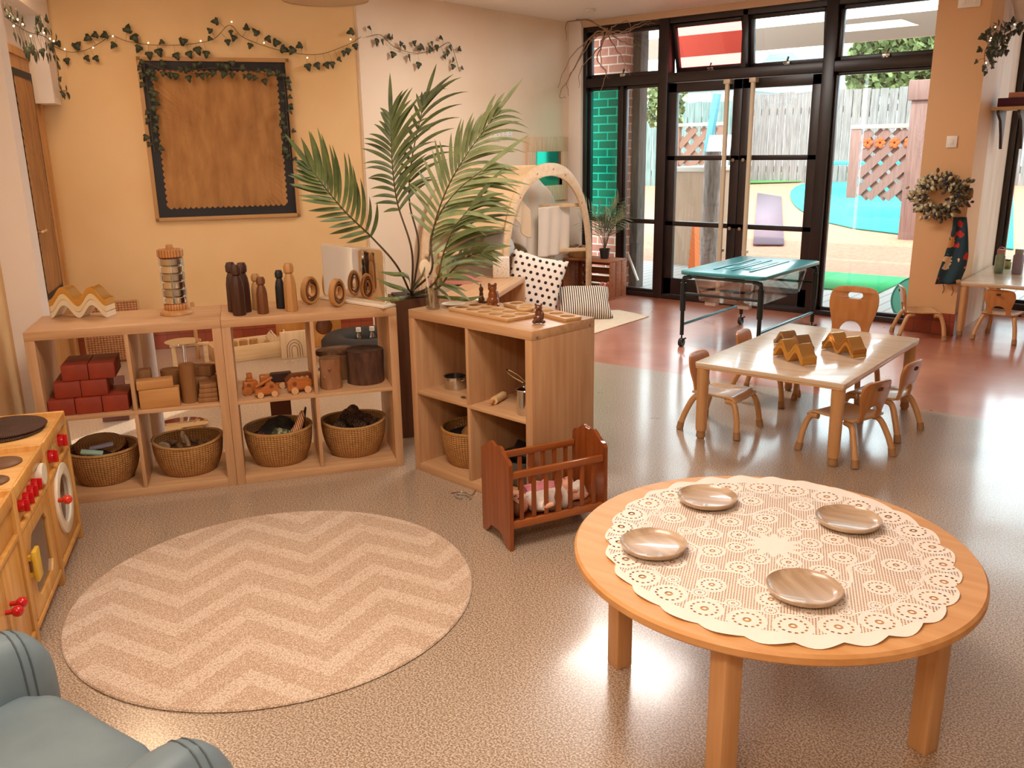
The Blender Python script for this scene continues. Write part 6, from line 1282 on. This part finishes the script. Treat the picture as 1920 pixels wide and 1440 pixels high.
b = MB(); b.box(-.13, .13, -.02, .02, .16, .18, .003); b.box(-.12, -.09, -.02, .02, 0.001, .1595, .003); b.box(.09, .12, -.02, .02, .001, .1595, .003); one('small_plank_bench', b, PALEW, 'little plank bench by the tan post', 'bench', at(360, 690), AL)
P = at(530, 800, 0); b = MB(); b.box(-.055, .055, 0, .012, 0.001, .30, .003); one('brown_board', b, M('dark_board', '5E3020', rough=.6), 'dark red brown board standing behind the scarf basket', 'board', (P.x, P.y, 0), AL, rot=(-.12, 0, AL))
P = at(218, 790, 0); b = MB(); b.box(-.07, .07, 0, .012, 0.001, .26, .003); one('brown_board', b, MC['dark_board'], 'dark brown board standing behind the leftmost basket', 'board', (P.x, P.y, 0), AL, rot=(-.1, 0, AL))
P = at(300, 800, 0); b = MB(); b.cyl((0, 0, .001), (0, 0, .70), .045, n=24); one('white_pipe', b, WHITEM, 'white upright pipe seen between the two left cells', 'pipe', L(-.50, 4.42))

# ================================================================ OUTSIDE
GY0, GY1 = 10.4, 17.5; zf = aty(1545, 336, GY1).z
def gz(y): return -.06 if y <= GY0 else -.06+(zf+.06)*((y-GY0)/(GY1-GY0))
def gat(px, py):
    """point on the sloping playground"""
    d = ray(px, py); k = (zf+.06)/(GY1-GY0); t_ = (-.06-CAM_H-k*GY0)/(d.z-k*d.y); return CO+d*t_
b = MB(); b.grid(lambda u, v: (-26+36*v, GY0+(GY1+1-GY0)*u, gz(GY0+(GY1+1-GY0)*u)), 2, 2); struct('floor_playground', b, M('wetpour_red', 'B87E64', 'A87058', rough=.85, scale=20))
DECK = M('deck_boards', 'C9C6BE', 'B5B0A8', rough=.6, scale=6)
nt, N, Lk, bb = nodes(DECK); tc = N.new('ShaderNodeTexCoord'); sp = N.new('ShaderNodeSeparateXYZ'); Lk.new(tc.outputs['Object'], sp.inputs[0])
k = math_node(nt, 'LESS_THAN', math_node(nt, 'FRACT', math_node(nt, 'MULTIPLY', math_node(nt, 'ADD', sp.outputs[0], 50.), 8.)), .09); mx = N.new('ShaderNodeMix'); mx.data_type = 'RGBA'; Lk.new(k, mx.inputs[0]); mx.inputs[6].default_value = hx('98918A'); mx.inputs[7].default_value = hx('4A4541'); Lk.new(mx.outputs[2], bb.inputs['Base Color'])
b = MB(); b.box(-26, 10, 7.68, GY0, -.10, -.055); struct('floor_deck', b, DECK)
def patch(name, pts, m, label, cat, lift=.02, th=.02):
    b = MB(); P = [gat(*p)+Vector((0, 0, lift)) for p in pts]; b.bm.faces.new([b._v(p) for p in P]); return one(name, b, m, label, cat, solid=th)
TEALG = M('wetpour_teal', '2FA39C', rough=.8)
patch('teal_play_surface', [(1484, 378), (1481, 369), (1483, 360), (1492, 352), (1510, 346), (1560, 340), (1640, 336), (1900, 345), (1900, 470), (1706, 443), (1600, 430), (1540, 416), (1518, 406), (1500, 395), (1490, 387)], TEALG, 'teal painted round area of the playground beyond the doors', 'play surface')
patch('grass_strip', [(1400, 332), (1620, 326), (1620, 340), (1400, 346)], M('grass', '4F8A46', '3F7438', rough=.9, scale=60), 'strip of green turf in front of the fence', 'turf', .03)
b = MB(); g0, g1, g2, g3 = at(1530, 500), at(1712, 512), at(1648, 541), at(1530, 532)
b.bm.faces.new([b._v((p.x, p.y, -.045)) for p in (g0, g1, g2, g3)]); one('green_mat', b, M('green_mat', '149A55', rough=.85), 'bright green mat on the deck outside the doors', 'mat', solid=.012)
pts = [(1420, 365), (1465, 372), (1470, 462), (1412, 462)]; patch('ribbed_mat', pts, M('ribbed_rubber', '7E666E', '685660', rough=.9, scale=40, kind='wave', detail=1), 'purple grey ribbed rubber mat lying on the playground', 'mat', .025)
FEN = M('fence_grey', '6E6663', '8A8380', rough=.9, scale=6, stretch=(7, 7, .5)); FENT = M('fence_teal_grey', '5C716E', '788C88', rough=.9, scale=6, stretch=(7, 7, .5)); PINK = M('weathered_pink', '8F6E66', '7D5E56', rough=.9, scale=6, stretch=(7, 7, .5))
def fence(name, x0, x1, y, z0, z1, m, label, step=.16):
    t = thing(name, label, 'fence', (0, 0, 0)); n = int((x1-x0)/step); R_ = random.Random(int(x0*10)+99); b = MB()
    for i in range(n): x = x0+i*step; b.box(x, x+step-.018, y+R_.uniform(0, .02), y+.035, z0, z1+R_.uniform(-.02, .02))
    b.obj('boards', m, t); b = MB(); b.box(x0, x1, y+.04, y+.10, z0+.3, z0+.42); b.box(x0, x1, y+.04, y+.10, z1-.4, z1-.28); b.obj('rail', m, t); return t
zt = aty(1650, 165, 17).z
fence('board_fence', aty(1370, 250, 17).x, aty(1800, 250, 17).x+6, 17, gz(17)-.1, zt, FEN, 'tall grey board fence at the back of the playground, right of the doors')
fence('board_fence', aty(1150, 250, 16.4).x, aty(1372, 250, 16.4).x, 16.4, gz(16.4)-.1, aty(1300, 192, 16.4).z, FENT, 'grey board fence seen through the left door')
def trellis(name, px0, px1, pt, pb, y, label, m, sp_=.26, wd=.11):
    x0, x1 = aty(px0, (pt+pb)/2, y).x, aty(px1, (pt+pb)/2, y).x; z1 = aty((px0+px1)/2, pt, y).z; z0 = max(gz(y)-.02, aty((px0+px1)/2, pb, y).z); t = thing(name, label, 'trellis', (0, 0, 0))
    for X in (x0, x1): b = MB(); b.box(X-.07, X+.07, y-.05, y+.05, z0, z1+.03, .004); b.obj('post', m, t)
    b = MB(); b.box(x0-.07, x1+.07, y-.06, y+.06, z1+.0305, z1+.09, .004); b.obj('top_rail', M('rail_pale', 'A89A90', rough=.8), t)
    for dy, sg in ((-.02, 1), (.02, -1)):
        b = MB(); k = -6.
        while k < (x1-x0)+6:
            xa, za_ = x0+k, z0; xb, zb = x0+k+sg*(z1-z0), z1; L0, L1_ = xa, xb
            # clip on x
            ts = []
            for X in (x0+.07, x1-.07):
                if abs(xb-xa) > 1e-6: ts.append((X-xa)/(xb-xa))
            ta, tb = max(0, min(ts)), min(1, max(ts))
            if tb-ta > .04: b.bar((xa+(xb-xa)*ta, y+dy, za_+(zb-za_)*ta), (xa+(xb-xa)*tb, y+dy, za_+(zb-za_)*tb), wd, .018, up=(0, 1, 0))
            k += sp_*1.25
        b.obj('lattice', m, t)
    return t
trellis('trellis_panel', 1602, 1712, 245, 372, 13.6, 'square trellis panel with orange flower lights, right of the doors', PINK, .20, .12)
trellis('trellis_panel', 1268, 1352, 240, 345, 15.0, 'brown trellis seen through the left door', M('trellis_brown', '7A5A4C', rough=.9), .24, .11)
for i, (px, py) in enumerate(((1627, 268), (1650, 268), (1677, 268), (1705, 267))):
    b = MB(); p = aty(px, py, 13.552)
    for k in range(5): b.ball((.045*math.cos(k*1.257), 0, .045*math.sin(k*1.257)), (.035, .02, .035), 8)
    one('orange_flower', b, M('orange_flower', 'E2571E', rough=.6), ['orange flower ornament farthest left on the trellis', 'orange flower ornament second from the left on the trellis', 'orange flower ornament second from the right on the trellis', 'orange flower ornament farthest right on the trellis'][i], 'ornament', p, 0, 'orange flowers on the trellis')
xp = aty(1727, 300, 12.6).x; t = thing('timber_post', 'thick weathered pinkish timber post with a cap, beside the orange column', 'post', (xp, 12.6, gz(12.6)-.1)); b = MB(); zt2 = aty(1735, 150, 12.6).z-gz(12.6)+.1
b.box(-.17, .17, -.1, .1, 0, zt2-.25, .01); b.obj('body', PINK, t); b = MB(); b.box(-.21, .21, -.14, .14, zt2-.2495, zt2, .01); b.obj('cap', PINK, t)
# slide, pole and shed seen through the left door
t = thing('playground_slide', 'pale blue slide post and white slide seen through the left door', 'slide', (0, 0, 0)); b = MB(); b.bar(aty(1345, 175, 13), aty(1325, 292, 13), .10, .10, .01); b.obj('post', M('slide_blue', '4C8490', rough=.5), t)
b = MB(); p, q = aty(1352, 255, 12.8), aty(1325, 400, 11.6); b.bar(p, q, .35, .05, .01); b.obj('chute', M('slide_white', 'B5B1AB', rough=.4), t)
def shed(label, px0, px1, pt, y, d, m, name='storage_chest'):
    x0, x1 = aty(px0, pt, y).x, aty(px1, pt, y).x; z1 = aty(px0, pt, y).z; t = thing(name, label, 'storage chest', ((x0+x1)/2, y, gz(y)-.02)); h = z1-gz(y); w_ = (x1-x0)/2
    b = MB(); b.box(-w_, w_, 0, d, 0, h-.06); b.obj('body', m, t); b = MB(); b.box(-w_-.04, w_+.04, -.05, d+.05, h-.0595, h, .01); b.obj('lid', M('chest_lid', 'B5ABA0', rough=.7), t); return t
shed('cream boarded storage chest seen through the left door', 1262, 1325, 310, 10.3, .8, M('chest_cream', 'A88C76', '96785F', rough=.8, scale=8, stretch=(12, 12, .3)))
b = MB(); b.prism([(-.14, 0), (.14, 0), (.05, .02), (.015, .62), (-.015, .62), (-.05, .02)], -.06, .06, 'y'); p = aty(1305, 400, 9.55); one('traffic_cone', b, M('cone_orange', 'E2702A', 'F0B080', rough=.5, scale=3, kind='wave', detail=0, stretch=(0, 0, 2)), 'orange cone standing outside the left door', 'cone', (p.x, 9.55, -.05))
t = thing('log_post', 'rough grey log post behind the left door handle', 'post', (0, 0, 0)); b = MB(); p0, p1 = aty(1337, 300, 9.9), aty(1332, 400, 9.9); b.cyl((p1.x, 9.9, -.06), (p1.x, 9.9, p0.z+.1), .11, .10, 16); b.obj('trunk', M('log_grey', '8E8078', '6A5C54', rough=.9, scale=12, stretch=(3, 3, .5)), t)
# brick pier and timber post outside the left panes
BRK = M('brick_wall', 'B06A58', rough=.85); nt, N, Lk, bb = nodes(BRK); tc = N.new('ShaderNodeTexCoord'); sp = N.new('ShaderNodeSeparateXYZ'); Lk.new(tc.outputs['Object'], sp.inputs[0]); cb = N.new('ShaderNodeCombineXYZ'); Lk.new(math_node(nt, 'ADD', sp.outputs[0], sp.outputs[1]), cb.inputs[0]); Lk.new(sp.outputs[2], cb.inputs[1]); bt = N.new('ShaderNodeTexBrick'); Lk.new(cb.outputs[0], bt.inputs['Vector']); bt.inputs['Scale'].default_value = 1; bt.inputs['Brick Width'].default_value = .225; bt.inputs['Row Height'].default_value = .085; bt.inputs['Mortar Size'].default_value = .007
bt.inputs['Color1'].default_value = hx('A5604E'); bt.inputs['Color2'].default_value = hx('B87A66'); bt.inputs['Mortar'].default_value = hx('D9C2B2'); Lk.new(bt.outputs['Color'], bb.inputs['Base Color'])
b = MB(); b.box(-5.9, aty(1168, 300, 8.1).x, 8.1, 8.3, -.06, 2.7); struct('wall_brick_pier', b, BRK)
xl = aty(1188, 300, 8.35).x; t = thing('veranda_post', 'dark grey timber veranda post outside the left panes', 'post', (xl, 8.35, -.06)); b = MB(); b.box(-.11, .11, -.08, .08, 0, 2.75, .01); b.obj('body', M('post_grey', '6B625C', '554B46', rough=.8, scale=8, stretch=(6, 6, .5)), t); b = MB(); b.bar((-.1, -.10, .62), (.16, -.12, .10), .02, .02); b.obj('brace', SOCK, t)
# veranda roof edge, gutter board and houses beyond
b = MB(); b.box(-9, 3, 7.75, 9.0, 2.80, 2.90); struct('ceiling_veranda', b, M('soffit_grey', '7F736C', rough=.8))
b = MB(); b.box(-9, 3, 10.0, 10.06, aty(1500, 88, 10).z, aty(1500, 45, 10).z); struct('trim_fascia', b, M('fascia_cream', 'CDB8A8', rough=.7))
b = MB(); b.box(-9, 3, 9.0, 9.9, 2.98, 3.02); struct('ceiling_veranda_far', b, M('soffit_pale', 'B9AAA0', rough=.8))
BLD = M('house_wall', '9E9791', rough=.9); RFM = M('house_roof', '5F7074', '77858A', rough=.8, scale=3, stretch=(.4, 1, 6))
def house(label, px0, px1, y, ptop, peak, m=BLD):
    x0, x1 = aty(px0, ptop, y).x, aty(px1, ptop, y).x; z1 = aty(px0, ptop, y).z; zp = aty(px0, peak, y).z; t = thing('distant_house', label, 'house', ((x0+x1)/2, y, 0)); w_ = abs(x1-x0)/2
    b = MB(); b.box(-w_, w_, 0, 3, 0, z1); b.obj('walls', m, t); b = MB(); b.prism([(-w_-.3, z1+.001), (w_+.3, z1+.001), (w_*.4, zp), (-w_*.4, zp)], -.3, 3.3, 'y'); b.obj('roof', RFM, t)
    for k in (-.5, .1, .6): b = MB(); b.box(w_*k-.35, w_*k+.35, -.03, -.001, z1-1.3, z1-.4); b.obj('window', M('far_window', '93A0A6', rough=.3), t)
house('pale house with a slate roof behind the fence, left', 1275, 1375, 26, 175, 130); house('pale house behind the fence seen through the right door', 1415, 1520, 32, 160, 105); house('pale house behind the fence at the right, partly behind the hedge', 1585, 1650, 26, 130, 85)
LEAF = M('hedge_leaf', '7E8C58', '56683A', rough=.8, scale=3)
def bush(label, px0, px1, pt, pb, y, n, seed, s=.16, d=.8):
    R_ = random.Random(seed); x0, x1 = aty(px0, pb, y).x, aty(px1, pb, y).x; z0, z1 = aty(px0, pb, y).z, aty(px0, pt, y).z; t = thing('garden_tree', label, 'tree', (0, 0, 0)); b = MB()
    for i in range(n):
        u, v, w_ = R_.random(), R_.random(), R_.random(); p = Vector((x0+(x1-x0)*u, y+d*w_, z0+(z1-z0)*v*(1-.25*(2*u-1)**4))); nr = Vector((R_.uniform(-1, 1), R_.uniform(-1, .2), R_.uniform(-1, 1))).normalized(); q = nr.cross(Vector((R_.random(), R_.random(), R_.random()))).normalized(); x = q.cross(nr)
        b.bm.faces.new([b._v(p+q*s*a+x*s*c) for a, c in ((0, 0), (.5, .4), (1, 0), (.5, -.4))])
    b.obj('foliage', LEAF, t, flat=True); b = MB(); b.tube([((x0+x1)/2, y+d/2, gz(y)), ((x0+x1)/2, y+d/2, (z0+z1)/2)], [.12, .06], 10); b.obj('trunk', STEMM, t)
bush('pale green leafy tree above the grey fence at the right', 1585, 1800, 55, 180, 18.2, 3800, 1); bush('leafy tree above the fence seen through the left panes', 1205, 1250, 150, 240, 14.6, 900, 2, .12)
# teal picnic table and disc outside
P = gat(1590, 326); P = aty(1585, 322, 15.8); t = thing('teal_picnic_table', 'bright teal play table in front of the grey fence', 'table', (P.x, P.y, gz(15.8))); zz = aty(1585, 302, 15.8).z-gz(15.8)
b = MB(); b.box(-.40, .9, -.3, .3, zz-.06, zz, .02); b.obj('top', M('bright_teal', '2FB5AE', rough=.5), t)
for x in (.15,): b = MB(); b.box(x-.06, x+.06, -.05, .05, 0, zz-.0605, .01); b.obj('leg', M('leg_dark_teal', '3D6E6A', rough=.6), t)
P = at(1702, 590, -.05); t = thing('teal_hoop_drum', 'teal round tub lid leaning outside the window by the orange column', 'tub lid', (-2.02, 8.05, .13), 0); b = MB(); b.lathe([(0, -.01), (.19, -.01), (.20, 0), (.19, .01), (0, .01)], 40); o = b.obj('disc', M('tub_teal', '5CC4B4', rough=.4), t); o.rotation_euler = (PI/2-.25, 0, 0)
b = MB(); b.tube([(.20*math.cos(2*PI*i/40), .20*math.sin(2*PI*i/40), 0) for i in range(41)], .012, 8, False); o = b.obj('rim', M('tub_teal_dark', '2E8C84', rough=.4), t); o.rotation_euler = (PI/2-.25, 0, 0)
# ground and fence seen through the bay
fence('board_fence', .2, 9, 12.5, -.1, 2.9, PINK, 'pinkish board fence seen through the bay window at the far right')
